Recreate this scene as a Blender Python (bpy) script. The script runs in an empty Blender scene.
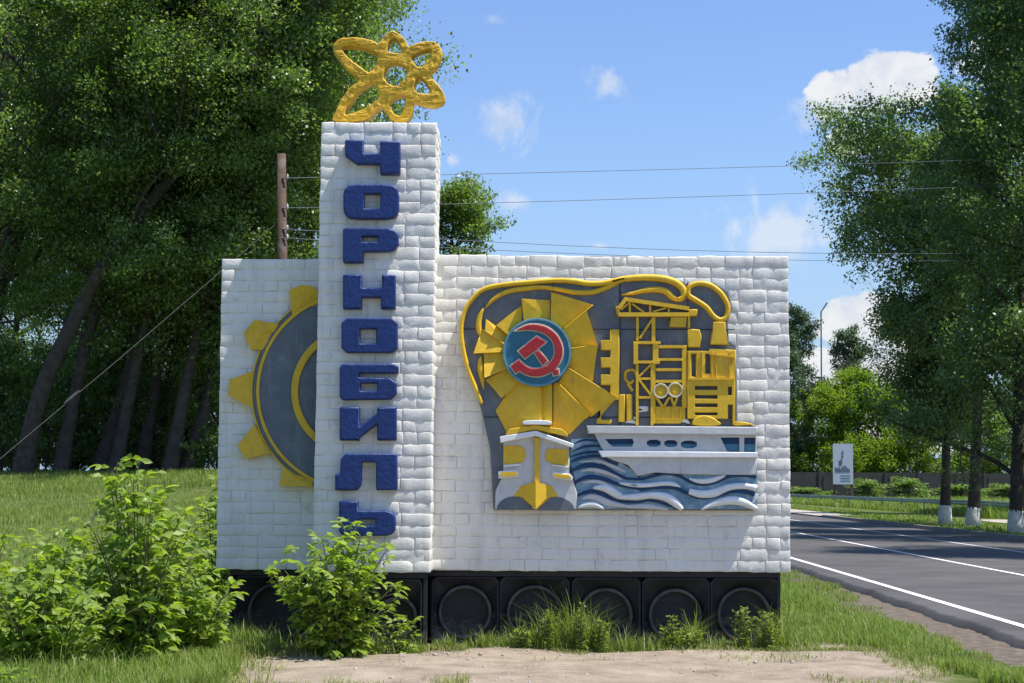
import bpy, math, random
import numpy as np
from mathutils import Vector, Matrix
R = math.radians
sc = bpy.context.scene
COL = sc.collection
# ---------------------------------------------------------------- camera
F = 1810.0; CH = 1.45; HOR = 485.0
PITCH = math.atan((HOR-341.5)/F); ROLL = R(0.3)
cam_d = bpy.data.cameras.new('camera'); cam = bpy.data.objects.new('camera', cam_d); COL.objects.link(cam)
cam_d.sensor_width = 36; cam_d.lens = F/1024*36; cam_d.clip_start = .1; cam_d.clip_end = 5000
CM = Matrix.Rotation(math.pi/2+PITCH, 4, 'X') @ Matrix.Rotation(ROLL, 4, 'Z')
cam.matrix_world = Matrix.Translation((0, 0, CH)) @ CM
sc.camera = cam
CR = CM.to_3x3()
# ---------------------------------------------------------------- world, sun, exposure
SUNV = Vector((0.39, -0.105, 0.90)).normalized()
elev = math.asin(SUNV.z)
w = bpy.data.worlds.new('World'); sc.world = w; w.use_nodes = True
wt = w.node_tree; wt.nodes.clear()
def wn(t, **k):
    n = wt.nodes.new(t)
    for a, b in k.items(): setattr(n, a, b)
    return n
def wl(a, b): wt.links.new(a, b)
sky = wn('ShaderNodeTexSky', sky_type='NISHITA'); sky.sun_disc = False
sky.sun_elevation = elev; sky.sun_rotation = math.atan2(SUNV.x, SUNV.y); sky.altitude = 100
sky.air_density = 1.25; sky.dust_density = .6; sky.ozone_density = 2.5
tc = wn('ShaderNodeTexCoord')
def wmath(op, a, b=None, c=None, clamp=False):
    n = wn('ShaderNodeMath', operation=op); n.use_clamp = clamp
    for i, v in enumerate((a, b, c)):
        if v is None: continue
        if isinstance(v, (int, float)): n.inputs[i].default_value = v
        else: wl(v, n.inputs[i])
    return n.outputs[0]
def raydir(u, v):
    return (CR @ Vector(((u-512)/F, -(v-341.5)/F, -1))).normalized()
def cloud_layer(blobs, nscale, detail, rough, k, lo, hi, stretch):
    mp = wn('ShaderNodeMapping'); mp.inputs['Scale'].default_value = stretch
    wl(tc.outputs['Generated'], mp.inputs['Vector'])
    nz = wn('ShaderNodeTexNoise'); nz.inputs['Scale'].default_value = nscale
    nz.inputs['Detail'].default_value = detail; nz.inputs['Roughness'].default_value = rough
    nz.inputs['Distortion'].default_value = .35
    wl(mp.outputs[0], nz.inputs['Vector'])
    cur = None
    for (u, v, ru, rv, amp) in blobs:
        c = raydir(u, v)
        s = wn('ShaderNodeVectorMath', operation='SUBTRACT'); wl(tc.outputs['Generated'], s.inputs[0]); s.inputs[1].default_value = c
        m = wn('ShaderNodeVectorMath', operation='MULTIPLY'); wl(s.outputs[0], m.inputs[0])
        m.inputs[1].default_value = (F/ru, F/max(ru, rv), F/rv)
        l = wn('ShaderNodeVectorMath', operation='LENGTH'); wl(m.outputs[0], l.inputs[0])
        x = wmath('SUBTRACT', 1.0, l.outputs['Value'])
        x = wmath('MULTIPLY', wmath('MAXIMUM', x, 0.0), amp)
        cur = x if cur is None else wmath('MAXIMUM', cur, x)
    nn = wmath('MULTIPLY', wmath('SUBTRACT', nz.outputs['Fac'], .5), k)
    val = wmath('ADD', cur, nn)
    gate = wmath('MULTIPLY', cur, 8.0, clamp=True)
    mr = wn('ShaderNodeMapRange', interpolation_type='SMOOTHSTEP'); mr.inputs['From Min'].default_value = lo; mr.inputs['From Max'].default_value = hi
    wl(val, mr.inputs['Value'])
    return wmath('MULTIPLY', mr.outputs[0], gate), nz.outputs['Fac']
cum, cn = cloud_layer([(848, 98, 52, 34, 1.1), (890, 82, 56, 40, 1.3), (855, 135, 34, 30, .9), (866, 322, 62, 42, 1.25), (905, 350, 66, 48, 1.2),
                       (850, 375, 80, 40, 1.05), (930, 410, 90, 60, .9), (815, 365, 40, 22, .7), (1010, 60, 60, 60, .9)], 34, 9, .58, 1.35, .20, .36, (1, 1, 1.25))
wis, _ = cloud_layer([(515, 125, 62, 40, .9), (608, 88, 46, 34, .8), (518, 200, 24, 20, 1), (785, 238, 90, 56, 1.4), (745, 205, 40, 60, .6), (800, 125, 60, 30, .7),
                      (490, 18, 30, 14, .7), (600, 246, 18, 8, .9), (452, 160, 14, 10, 1), (720, 210, 60, 20, .5), (575, 95, 22, 24, .6)], 34, 10, .64, 3.2, .40, 1.2, (1.2, 1, .75))
sky_bg = wn('ShaderNodeBackground'); sky_bg.inputs['Strength'].default_value = .092
tint = wn('ShaderNodeMix', data_type='RGBA', blend_type='MULTIPLY'); tint.inputs['Factor'].default_value = 1
wl(sky.outputs[0], tint.inputs['A']); tint.inputs['B'].default_value = (.86, .98, 1.28, 1)
sxyz = wn('ShaderNodeSeparateXYZ'); wl(tc.outputs['Generated'], sxyz.inputs[0])
hz = wn('ShaderNodeMapRange', interpolation_type='SMOOTHSTEP'); wl(sxyz.outputs['Z'], hz.inputs['Value'])
hz.inputs['From Min'].default_value = -.02; hz.inputs['From Max'].default_value = .20; hz.inputs['To Min'].default_value = .85; hz.inputs['To Max'].default_value = 0
pal = wn('ShaderNodeMix', data_type='RGBA'); wl(hz.outputs[0], pal.inputs['Factor']); wl(tint.outputs['Result'], pal.inputs['A']); pal.inputs['B'].default_value = (3.0, 4.5, 6.6, 1)
wl(pal.outputs['Result'], sky_bg.inputs['Color'])
cl_bg = wn('ShaderNodeBackground'); cl_bg.inputs['Strength'].default_value = .62
cr = wn('ShaderNodeValToRGB'); cr.color_ramp.elements[0].color = (.72, .80, .93, 1); cr.color_ramp.elements[0].position = .36
cr.color_ramp.elements[1].color = (1, 1, 1.0, 1); cr.color_ramp.elements[1].position = .56
wl(cn, cr.inputs[0]); wl(cr.outputs[0], cl_bg.inputs['Color'])
fac = wmath('MAXIMUM', wmath('MULTIPLY', cum, .93), wmath('MULTIPLY', wis, .55), clamp=True)
mixs = wn('ShaderNodeMixShader'); wl(fac, mixs.inputs[0]); wl(sky_bg.outputs[0], mixs.inputs[1]); wl(cl_bg.outputs[0], mixs.inputs[2])
wo = wn('ShaderNodeOutputWorld'); wl(mixs.outputs[0], wo.inputs['Surface'])

sd = bpy.data.lights.new('sun', 'SUN'); sd.energy = 5.0; sd.angle = R(.53); sd.color = (1, .95, .87)
so = bpy.data.objects.new('sun', sd); COL.objects.link(so); so.rotation_euler = SUNV.to_track_quat('Z', 'Y').to_euler()
so.location = (20, -10, 60)
vs = sc.view_settings; vs.view_transform = 'Standard'; vs.look = 'None'; vs.exposure = 0.55; vs.gamma = 1; vs.use_curve_mapping = False

# ---------------------------------------------------------------- helpers
def ray(u, v):
    return CR @ Vector(((u-512)/F, -(v-341.5)/F, -1))
def P(u, v, Y):
    d = ray(u, v); return Vector((0, 0, CH)) + d*(Y/d.y)
def G(u, v, z=0.0):
    d = ray(u, v); return Vector((0, 0, CH)) + d*((z-CH)/d.z)
rs = np.random.RandomState(7)
random.seed(7)
def tag(o, label=None, cat=None, group=None, kind=None):
    if label: o['label'] = label
    if cat: o['category'] = cat
    if group: o['group'] = group
    if kind: o['kind'] = kind
    return o
def link(o, parent=None):
    COL.objects.link(o)
    if parent: o.parent = parent; o.matrix_parent_inverse = Matrix.Translation(-parent_loc(parent))
    return o
def parent_loc(p):
    return Vector((0, 0, 0)) if p.parent else Vector(p.location)
def empty(name, loc, **k):
    o = bpy.data.objects.new(name, None); o.location = loc; o.empty_display_size = .3; COL.objects.link(o)
    tag(o, **k); return o
def mesh_np(name, v, f, mat, parent=None, smooth=False):
    """v: (n,3) array, f: (m,k) int array or list of lists"""
    me = bpy.data.meshes.new(name)
    v = np.asarray(v, dtype=np.float32)
    if isinstance(f, np.ndarray):
        k = f.shape[1]; m = len(f)
        me.vertices.add(len(v)); me.vertices.foreach_set('co', v.ravel())
        me.loops.add(m*k); me.loops.foreach_set('vertex_index', f.astype(np.int32).ravel())
        me.polygons.add(m); me.polygons.foreach_set('loop_start', np.arange(0, m*k, k, dtype=np.int32))
        me.polygons.foreach_set('loop_total', np.full(m, k, dtype=np.int32))
        me.update(calc_edges=True)
    else:
        me.from_pydata([tuple(x) for x in v.tolist()], [], f); me.update()
    if smooth: me.polygons.foreach_set('use_smooth', np.ones(len(me.polygons), dtype=bool))
    me.materials.append(mat)
    o = bpy.data.objects.new(name, me)
    return link(o, parent)
class MB:
    def __init__(s): s.v = []; s.f = []
    def add(s, vs, fs):
        n = len(s.v); s.v += [tuple(p) for p in vs]; s.f += [[i+n for i in f] for f in fs]; return s
    def box(s, a, b):
        x0, y0, z0 = a; x1, y1, z1 = b
        return s.add([(x0,y0,z0),(x1,y0,z0),(x1,y1,z0),(x0,y1,z0),(x0,y0,z1),(x1,y0,z1),(x1,y1,z1),(x0,y1,z1)],
                     [(3,2,1,0),(4,5,6,7),(0,1,5,4),(1,2,6,5),(2,3,7,6),(3,0,4,7)])
    def prism(s, base, top):
        n = len(base)
        return s.add(list(base)+list(top), [list(range(n))[::-1], list(range(n, 2*n))]+[[i, (i+1) % n, n+(i+1) % n, n+i] for i in range(n)])
    def tube(s, pts, rad, n=8, cap=True, flat=None):
        pts = [Vector(p) for p in pts]
        if isinstance(rad, (int, float)): rad = [rad]*len(pts)
        vs = []; fs = []
        up = Vector((0, 1, 0)) if abs((pts[-1]-pts[0]).normalized().z) > .6 else Vector((0, 0, 1))
        for i, p in enumerate(pts):
            t = (pts[min(i+1, len(pts)-1)]-pts[max(i-1, 0)]).normalized()
            a = t.cross(up)
            if a.length < 1e-4: a = t.cross(Vector((1, 0, 0)))
            a.normalize(); b = a.cross(t).normalized()
            for k in range(n):
                an = 2*math.pi*k/n
                vs.append(p+a*math.cos(an)*rad[i]+b*math.sin(an)*rad[i])
        for i in range(len(pts)-1):
            for k in range(n):
                k2 = (k+1) % n
                fs.append([i*n+k, i*n+k2, (i+1)*n+k2, (i+1)*n+k])
        if cap: fs.append(list(range(n))); fs.append([(len(pts)-1)*n+k for k in range(n)][::-1])
        return s.add(vs, fs)
    def build(s, name, mat, parent=None, smooth=False):
        me = bpy.data.meshes.new(name); me.from_pydata(s.v, [], s.f); me.update()
        if smooth: me.polygons.foreach_set('use_smooth', [True]*len(me.polygons))
        me.materials.append(mat); o = bpy.data.objects.new(name, me)
        # consistent outward normals
        import bmesh
        bm = bmesh.new(); bm.from_mesh(me); bmesh.ops.recalc_face_normals(bm, faces=bm.faces); bm.to_mesh(me); bm.free()
        return link(o, parent)
def snoise(p, scale, seed, octv=3):
    """cheap coherent noise, p (n,3)"""
    r = np.random.RandomState(seed); out = np.zeros(len(p)); a = 1.0; tot = 0
    for o in range(octv):
        for j in range(5):
            k = r.normal(size=3); k = k/np.linalg.norm(k)*scale*(2**o)*(.7+.6*r.rand())
            out += a*np.sin(p@k+r.rand()*6.28)
        tot += a*1.6; a *= .5
    return out/tot
# ---------------------------------------------------------------- materials
def srgb(r, g, b):
    c = lambda x: x/12.92 if x <= .04045 else ((x+.055)/1.055)**2.4
    return (c(r/255), c(g/255), c(b/255))
def mat(name, c1, c2=None, rough=.7, nscale=6, bump=.2, bscale=40, bdist=.01, spec=.3, detail=6, lo=.35, hi=.65, coat=0, c3=None, n3=1.2, lo3=.55, hi3=.75, metal=0):
    m = bpy.data.materials.new(name); m.use_nodes = True; t = m.node_tree; t.nodes.clear()
    N = lambda ty: t.nodes.new(ty)
    o = N('ShaderNodeOutputMaterial'); b = N('ShaderNodeBsdfPrincipled'); t.links.new(b.outputs[0], o.inputs[0])
    b.inputs['Roughness'].default_value = rough; b.inputs['Specular IOR Level'].default_value = spec; b.inputs['Metallic'].default_value = metal
    co = N('ShaderNodeTexCoord')
    c2 = c2 or tuple(x*.8 for x in c1)
    nz = N('ShaderNodeTexNoise'); nz.inputs['Scale'].default_value = nscale; nz.inputs['Detail'].default_value = detail; nz.inputs['Roughness'].default_value = .6
    t.links.new(co.outputs['Object'], nz.inputs['Vector'])
    rp = N('ShaderNodeValToRGB'); rp.color_ramp.elements[0].position = lo; rp.color_ramp.elements[1].position = hi
    rp.color_ramp.elements[0].color = (*c1, 1); rp.color_ramp.elements[1].color = (*c2, 1)
    t.links.new(nz.outputs['Fac'], rp.inputs[0]); last = rp.outputs[0]
    if c3:
        n2 = N('ShaderNodeTexNoise'); n2.inputs['Scale'].default_value = n3; n2.inputs['Detail'].default_value = 9; n2.inputs['Roughness'].default_value = .65
        t.links.new(co.outputs['Object'], n2.inputs['Vector'])
        mr = N('ShaderNodeMapRange'); mr.inputs['From Min'].default_value = lo3; mr.inputs['From Max'].default_value = hi3
        t.links.new(n2.outputs['Fac'], mr.inputs['Value'])
        mx = N('ShaderNodeMix'); mx.data_type = 'RGBA'; t.links.new(mr.outputs[0], mx.inputs['Factor']); t.links.new(last, mx.inputs['A']); mx.inputs['B'].default_value = (*c3, 1)
        last = mx.outputs['Result']
    t.links.new(last, b.inputs['Base Color'])
    if bump:
        nb = N('ShaderNodeTexNoise'); nb.inputs['Scale'].default_value = bscale; nb.inputs['Detail'].default_value = 8; nb.inputs['Roughness'].default_value = .6
        t.links.new(co.outputs['Object'], nb.inputs['Vector'])
        bp = N('ShaderNodeBump'); bp.inputs['Strength'].default_value = bump; bp.inputs['Distance'].default_value = bdist
        t.links.new(nb.outputs['Fac'], bp.inputs['Height']); t.links.new(bp.outputs[0], b.inputs['Normal'])
    return m
def leafmat(name, c1, c2, trans=.35, rough=.5, tcol=None, gloss=.25, c3=None):
    m = bpy.data.materials.new(name); m.use_nodes = True; t = m.node_tree; t.nodes.clear()
    N = lambda ty: t.nodes.new(ty)
    o = N('ShaderNodeOutputMaterial'); b = N('ShaderNodeBsdfPrincipled'); b.inputs['Roughness'].default_value = rough; b.inputs['Specular IOR Level'].default_value = gloss
    g = N('ShaderNodeNewGeometry'); rp = N('ShaderNodeValToRGB'); rp.color_ramp.elements[0].color = (*c1, 1); rp.color_ramp.elements[1].color = (*c2, 1)
    if c3:
        e = rp.color_ramp.elements.new(.86); e.color = (*c2, 1); rp.color_ramp.elements[-1].color = (*c3, 1)
    t.links.new(g.outputs['Random Per Island'], rp.inputs[0])
    # broad colour drift over the plant
    co = N('ShaderNodeTexCoord'); nz = N('ShaderNodeTexNoise'); nz.inputs['Scale'].default_value = .6; nz.inputs['Detail'].default_value = 3
    t.links.new(co.outputs['Object'], nz.inputs['Vector'])
    hs = N('ShaderNodeHueSaturation'); mr = N('ShaderNodeMapRange'); mr.inputs['To Min'].default_value = .7; mr.inputs['To Max'].default_value = 1.3
    t.links.new(nz.outputs['Fac'], mr.inputs['Value']); t.links.new(mr.outputs[0], hs.inputs['Value']); t.links.new(rp.outputs[0], hs.inputs['Color'])
    t.links.new(hs.outputs[0], b.inputs['Base Color'])
    tr = N('ShaderNodeBsdfTranslucent')
    if tcol:
        mu = N('ShaderNodeMix'); mu.data_type = 'RGBA'; mu.blend_type = 'MULTIPLY'; mu.inputs['Factor'].default_value = 1
        t.links.new(hs.outputs[0], mu.inputs['A']); mu.inputs['B'].default_value = (*tcol, 1); t.links.new(mu.outputs['Result'], tr.inputs['Color'])
    else: t.links.new(hs.outputs[0], tr.inputs['Color'])
    mx = N('ShaderNodeMixShader'); mx.inputs[0].default_value = trans
    t.links.new(b.outputs[0], mx.inputs[1]); t.links.new(tr.outputs[0], mx.inputs[2]); t.links.new(mx.outputs[0], o.inputs[0])
    return m
M = {}
M['white'] = mat('white_paint', (.79, .76, .68), (.71, .685, .61), rough=.55, nscale=3, bump=.55, bscale=55, bdist=.006, spec=.35, c3=(.36, .35, .32), n3=4.5, lo3=.60, hi3=.82)
M['blue'] = mat('blue_paint', (.004, .022, .120), (.006, .031, .155), rough=.42, nscale=9, bump=.7, bscale=28, bdist=.014, spec=.45, c3=(.016, .035, .12), n3=14, lo3=.62, hi3=.8)
M['yellow'] = mat('yellow_paint', (.74, .47, .022), (.64, .40, .018), rough=.5, nscale=12, bump=.4, bscale=60, bdist=.006, spec=.4, c3=(.40, .28, .06), n3=11, lo3=.6, hi3=.82)
M['gold'] = mat('rough_gold_paint', (.72, .44, .02), (.50, .29, .012), rough=.5, nscale=30, bump=.6, bscale=50, bdist=.012, spec=.4)
M['grey'] = mat('slate_paint', (.11, .128, .145), (.15, .168, .185), rough=.6, nscale=7, bump=.4, bscale=40, bdist=.006, c3=(.34, .37, .41), n3=4.5, lo3=.62, hi3=.78)
M['pale'] = mat('pale_grey_paint', (.60, .60, .58), (.50, .51, .50), rough=.6, nscale=8, bump=.4, bscale=50, bdist=.005, c3=(.4, .42, .44), n3=12, lo3=.62, hi3=.85)
M['teal'] = mat('teal_paint', (.12, .29, .37), (.07, .21, .30), rough=.5, nscale=8, bump=.3, bscale=50, bdist=.005, c3=(.25, .42, .5), n3=9, lo3=.58, hi3=.8)
M['navy'] = mat('navy_paint', (.008, .04, .11), (.015, .06, .15), rough=.5, nscale=10, bump=.3, bscale=50, bdist=.005)
M['sea'] = mat('sea_blue_paint', (.10, .22, .30), (.30, .42, .48), rough=.5, nscale=6, bump=.3, bscale=50, bdist=.005, c3=(.50, .56, .60), n3=12, lo3=.55, hi3=.8)
M['snow'] = mat('bright_white_paint', (.80, .80, .77), (.70, .71, .69), rough=.5, nscale=9, bump=.3, bscale=50, bdist=.005)
M['disc'] = mat('emblem_blue_paint', (.025, .13, .19), (.04, .18, .25), rough=.45, nscale=9, bump=.3, bscale=40, bdist=.005)
M['red'] = mat('red_paint', (.33, .018, .022), (.42, .03, .03), rough=.42, nscale=14, bump=.4, bscale=40, bdist=.006)
M['cream'] = mat('cream_paint', (.55, .50, .33), (.6, .6, .5), rough=.6, nscale=20, bump=.3)
M['black'] = mat('black_paint', (.012, .013, .016), (.022, .023, .027), rough=.5, nscale=5, bump=.4, bscale=30, bdist=.01, spec=.35, c3=(.05, .05, .05), n3=5, lo3=.62, hi3=.85)
M['blackring'] = mat('dusty_black_paint', (.06, .058, .055), (.13, .125, .115), rough=.7, nscale=7, bump=.4, bscale=30, bdist=.01)
M['dark'] = mat('dark_joint', (.03, .032, .03), (.05, .05, .05), rough=.9)  # dark tone of the seam bars between the relief slabs
M['bark'] = mat('bark', (.095, .075, .058), (.05, .04, .032), rough=.9, nscale=5, bump=1, bscale=9, bdist=.06)
M['bark2'] = mat('pale_bark', (.10, .085, .068), (.05, .043, .036), rough=.9, nscale=5, bump=1, bscale=9, bdist=.05)
M['lime'] = mat('whitewash', (.72, .72, .68), (.5, .49, .45), rough=.85, nscale=6, bump=.7, bscale=12, bdist=.03)
M['wood'] = mat('weathered_pole_wood', (.115, .07, .048), (.07, .045, .032), rough=.85, nscale=4, bump=.6, bscale=14, bdist=.02, c3=(.2, .17, .15), n3=2, lo3=.5, hi3=.7)
M['wire'] = mat('wire_metal', (.12, .14, .18), rough=.6, bump=0)
M['guy'] = mat('steel_cable', (.05, .05, .05), rough=.5, bump=0, metal=.3)
M['concrete'] = mat('concrete', (.075, .07, .062), (.055, .05, .045), rough=.9, nscale=1.5, bump=.4, bscale=10, c3=(.075, .075, .065), n3=.7, lo3=.5, hi3=.7)
M['kerb'] = mat('kerb_stone', (.26, .25, .23), (.19, .18, .17), rough=.9, nscale=3, bump=.3)
M['rail'] = mat('rail_paint', (.20, .26, .24), (.15, .2, .19), rough=.6, bump=.1)
M['post'] = mat('reddish_post', (.15, .09, .07), rough=.8)
M['poster'] = mat('poster_paper', (.55, .58, .66), (.50, .53, .60), rough=.6, bump=0)
M['ink'] = mat('poster_ink', (.10, .12, .17), (.16, .18, .24), rough=.6, bump=0)
M['asphalt'] = mat('asphalt', (.105, .100, .097), (.068, .065, .064), rough=.85, nscale=.7, bump=.6, bscale=120, bdist=.008, c3=(.17, .16, .15), n3=70, lo3=.58, hi3=.72)
M['mark'] = mat('road_paint', (.80, .80, .79), (.62, .62, .61), rough=.7, nscale=8, bump=.2, c3=(.25, .25, .25), n3=17, lo3=.56, hi3=.8)
M['path'] = mat('pale_path', (.42, .37, .32), (.32, .29, .25), rough=.95, nscale=2, bump=.4)
def overlay(m, col, scale, lo, hi, amt, zlo=None, zhi=None):
    """dirt with a shape of its own: streaks or mud splash"""
    t = m.node_tree; b = next(n for n in t.nodes if n.type == 'BSDF_PRINCIPLED'); src = b.inputs['Base Color'].links[0].from_socket
    co = next(n for n in t.nodes if n.type == 'TEX_COORD'); mp = t.nodes.new('ShaderNodeMapping'); mp.inputs['Scale'].default_value = scale; t.links.new(co.outputs['Object'], mp.inputs['Vector'])
    nz = t.nodes.new('ShaderNodeTexNoise'); nz.inputs['Scale'].default_value = 1; nz.inputs['Detail'].default_value = 8; nz.inputs['Roughness'].default_value = .65; t.links.new(mp.outputs[0], nz.inputs['Vector'])
    mr = t.nodes.new('ShaderNodeMapRange'); mr.inputs['From Min'].default_value = lo; mr.inputs['From Max'].default_value = hi; mr.inputs['To Max'].default_value = amt
    if zlo is not None:
        sx = t.nodes.new('ShaderNodeSeparateXYZ'); t.links.new(co.outputs['Object'], sx.inputs[0]); mz = t.nodes.new('ShaderNodeMapRange'); mz.inputs['From Min'].default_value = zlo; mz.inputs['From Max'].default_value = zhi
        mz.inputs['To Min'].default_value = .28; mz.inputs['To Max'].default_value = -.15; t.links.new(sx.outputs['Z'], mz.inputs['Value'])
        ad = t.nodes.new('ShaderNodeMath'); ad.operation = 'ADD'; t.links.new(nz.outputs['Fac'], ad.inputs[0]); t.links.new(mz.outputs[0], ad.inputs[1]); t.links.new(ad.outputs[0], mr.inputs['Value'])
    else: t.links.new(nz.outputs['Fac'], mr.inputs['Value'])
    mx = t.nodes.new('ShaderNodeMix'); mx.data_type = 'RGBA'; t.links.new(mr.outputs[0], mx.inputs['Factor']); t.links.new(src, mx.inputs['A']); mx.inputs['B'].default_value = (*col, 1); t.links.new(mx.outputs['Result'], b.inputs['Base Color'])
overlay(M['white'], (.42, .40, .34), (9, 9, .9), .52, .78, .55)
overlay(M['white'], (.22, .20, .17), (34, 34, 34), .70, .76, .8)
overlay(M['yellow'], (.30, .20, .05), (14, 14, 2.5), .56, .80, .7)
overlay(M['grey'], (.26, .28, .29), (7, 7, 1.6), .54, .72, .6)
overlay(M['pale'], (.30, .29, .26), (18, 18, 3), .58, .78, .6)
overlay(M['black'], (.15, .13, .105), (9, 9, 14), .55, .80, .85, 0, .42)
overlay(M['blackring'], (.19, .17, .14), (9, 9, 14), .55, .80, .85, 0, .42)
# leaves
M['leaf_dark'] = leafmat('leaf_poplar', (.085, .15, .038), (.19, .26, .07), trans=.44, tcol=(1.5, 1.7, .6), gloss=.6, rough=.38, c3=(.30, .37, .16))
M['leaf_right'] = leafmat('leaf_right', (.080, .135, .045), (.16, .225, .085), trans=.40, tcol=(1.5, 1.8, .7), rough=.38, gloss=.6, c3=(.26, .31, .17))
M['leaf_bright'] = leafmat('leaf_maple', (.13, .215, .022), (.22, .31, .04), trans=.45, tcol=(1.5, 1.55, .5))
M['leaf_birch'] = leafmat('leaf_birch', (.07, .12, .05), (.12, .18, .085), trans=.3)
M['leaf_shrub'] = leafmat('leaf_shrub', (.15, .235, .034), (.26, .35, .07), trans=.45, tcol=(1.7, 1.8, .5), rough=.45, gloss=.35, c3=(.33, .40, .13))
M['grass'] = leafmat('grass_blade', (.11, .18, .032), (.23, .31, .068), trans=.36, tcol=(1.3, 1.4, .5), gloss=.2, c3=(.42, .37, .2))
M['grass_dry'] = leafmat('grass_dry', (.15, .22, .04), (.30, .31, .11), trans=.3, c3=(.42, .36, .2), gloss=.15)
M['stem'] = mat('green_stem', (.13, .15, .06), (.09, .08, .04), rough=.8, bump=0)

# ---------------------------------------------------------------- ground
def ss(a, b, x): 
    t = np.clip((x-a)/(b-a), 0, 1); return t*t*(3-2*t)
RD = Vector((math.sin(33/F), math.cos(33/F), 0)); RN = Vector((RD.y, -RD.x, 0))
def offs(x, y): return x*RN.x+y*RN.y
def gz(x, y):
    x = np.asarray(x, float); y = np.asarray(y, float)
    z = 1.72*ss(17, 50, y)*ss(1, -6.5, x)
    n = .018*np.sin(x*1.7+y*.6)+.014*np.sin(x*3.9-y*2.3+1)+.012*np.sin(y*5.1+x*1.1)
    o = offs(x, y)
    z = z+n*(1-ss(2.2, 3.6, o)*1.0)
    return z - .02*ss(3.0, 3.8, o)*(1-ss(12.6, 12.9, o)) + .10*ss(12.7, 12.9, o)
def mk_ground():
    ys = np.concatenate([np.arange(-8, 12, .8), np.arange(12, 19, .12), np.arange(19, 60, .7), np.arange(60, 200, 5), [230, 300, 500, 900, 1800, 3500]])
    xs = np.concatenate([[-3000, -1200, -500, -200], np.arange(-80, -12, 4), np.arange(-12, -5, .5), np.arange(-5, 5.4, .1), np.arange(5.4, 14, .4), np.arange(14, 80, 4), [120, 200, 500, 1200, 3000]])
    X, Yy = np.meshgrid(xs, ys); Z = gz(X, Yy)
    # clods in the dirt
    p = np.stack([X.ravel(), Yy.ravel(), np.zeros(X.size)], 1)
    Z = Z.ravel()+.010*snoise(p, 4, 3, 4)*(np.abs(p[:, 0]) < 5.4)*(p[:, 1] < 19)
    p[:, 2] = Z
    nx = len(xs); ny = len(ys)
    i = np.arange(nx*ny).reshape(ny, nx)
    f = np.stack([i[:-1, :-1].ravel(), i[:-1, 1:].ravel(), i[1:, 1:].ravel(), i[1:, :-1].ravel()], 1)
    m = bpy.data.materials.new('ground_soil'); m.use_nodes = True; t = m.node_tree; t.nodes.clear(); N = t.nodes.new; L = t.links.new
    o = N('ShaderNodeOutputMaterial'); b = N('ShaderNodeBsdfPrincipled'); b.inputs['Roughness'].default_value = .95; b.inputs['Specular IOR Level'].default_value = .1; L(b.outputs[0], o.inputs[0])
    g = N('ShaderNodeNewGeometry'); sp = N('ShaderNodeSeparateXYZ'); L(g.outputs['Position'], sp.inputs[0])
    def mth(op, a, bb=None, clamp=False):
        n = N('ShaderNodeMath'); n.operation = op; n.use_clamp = clamp
        for k, v in enumerate((a, bb)):
            if v is None: continue
            if isinstance(v, (int, float)): n.inputs[k].default_value = v
            else: L(v, n.inputs[k])
        return n.outputs[0]
    def noise(s, d=6, r=.6):
        n = N('ShaderNodeTexNoise'); n.inputs['Scale'].default_value = s; n.inputs['Detail'].default_value = d; n.inputs['Roughness'].default_value = r
        L(g.outputs['Position'], n.inputs['Vector']); return n.outputs['Fac']
    def step(x, a, c):
        n = N('ShaderNodeMapRange'); n.inputs['From Min'].default_value = a; n.inputs['From Max'].default_value = c; n.interpolation_type = 'SMOOTHSTEP'; L(x, n.inputs['Value']); return n.outputs[0]
    def ramp(x, cols):
        n = N('ShaderNodeValToRGB'); e = n.color_ramp.elements
        e[0].position, e[0].color = cols[0][0], (*cols[0][1], 1); e[1].position, e[1].color = cols[-1][0], (*cols[-1][1], 1)
        for ps, c in cols[1:-1]: q = e.new(ps); q.color = (*c, 1)
        L(x, n.inputs[0]); return n.outputs[0]
    def mix(f_, a, c):
        n = N('ShaderNodeMix'); n.data_type = 'RGBA'; L(f_, n.inputs['Factor']); L(a, n.inputs['A']); L(c, n.inputs['B']); return n.outputs['Result']
    wob = mth('MULTIPLY', mth('SUBTRACT', noise(1.3, 5), .5), 1.6)
    xw = mth('ADD', sp.outputs['X'], wob); yw = mth('ADD', sp.outputs['Y'], mth('MULTIPLY', wob, .7))
    dirt = mth('MULTIPLY', mth('MULTIPLY', step(xw, -2.9, -2.2), mth('SUBTRACT', 1.0, step(xw, 3.05, 3.45))), mth('SUBTRACT', 1.0, step(yw, 16.6, 16.9)))
    # verge of gravel beside the asphalt
    of = mth('ADD', mth('MULTIPLY', sp.outputs['X'], RN.x), mth('MULTIPLY', sp.outputs['Y'], RN.y))
    grav = mth('MULTIPLY', step(mth('ADD', of, mth('MULTIPLY', wob, .35)), 3.65, 3.85), mth('SUBTRACT', 1.0, step(of, 12.4, 12.6)))
    soil_g = ramp(noise(5, 8), [(.3, (.055, .075, .022)), (.55, (.10, .13, .035)), (.75, (.16, .14, .075))])
    dcol = ramp(noise(2.2, 12, .7), [(.28, (.14, .112, .082)), (.42, (.24, .197, .15)), (.55, (.31, .256, .198)), (.75, (.38, .32, .252))])
    spk = ramp(noise(60, 4), [(.30, (.45, .42, .4)), (.42, (1, 1, 1)), (.66, (1, 1, 1)), (.8, (1.15, 1.12, 1.1))])
    mu = N('ShaderNodeMix'); mu.data_type = 'RGBA'; mu.blend_type = 'MULTIPLY'; mu.inputs['Factor'].default_value = .8; L(dcol, mu.inputs['A']); L(spk, mu.inputs['B'])
    gcol = ramp(noise(9, 10, .7), [(.3, (.08, .066, .052)), (.55, (.15, .125, .10)), (.75, (.24, .21, .175))])
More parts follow.
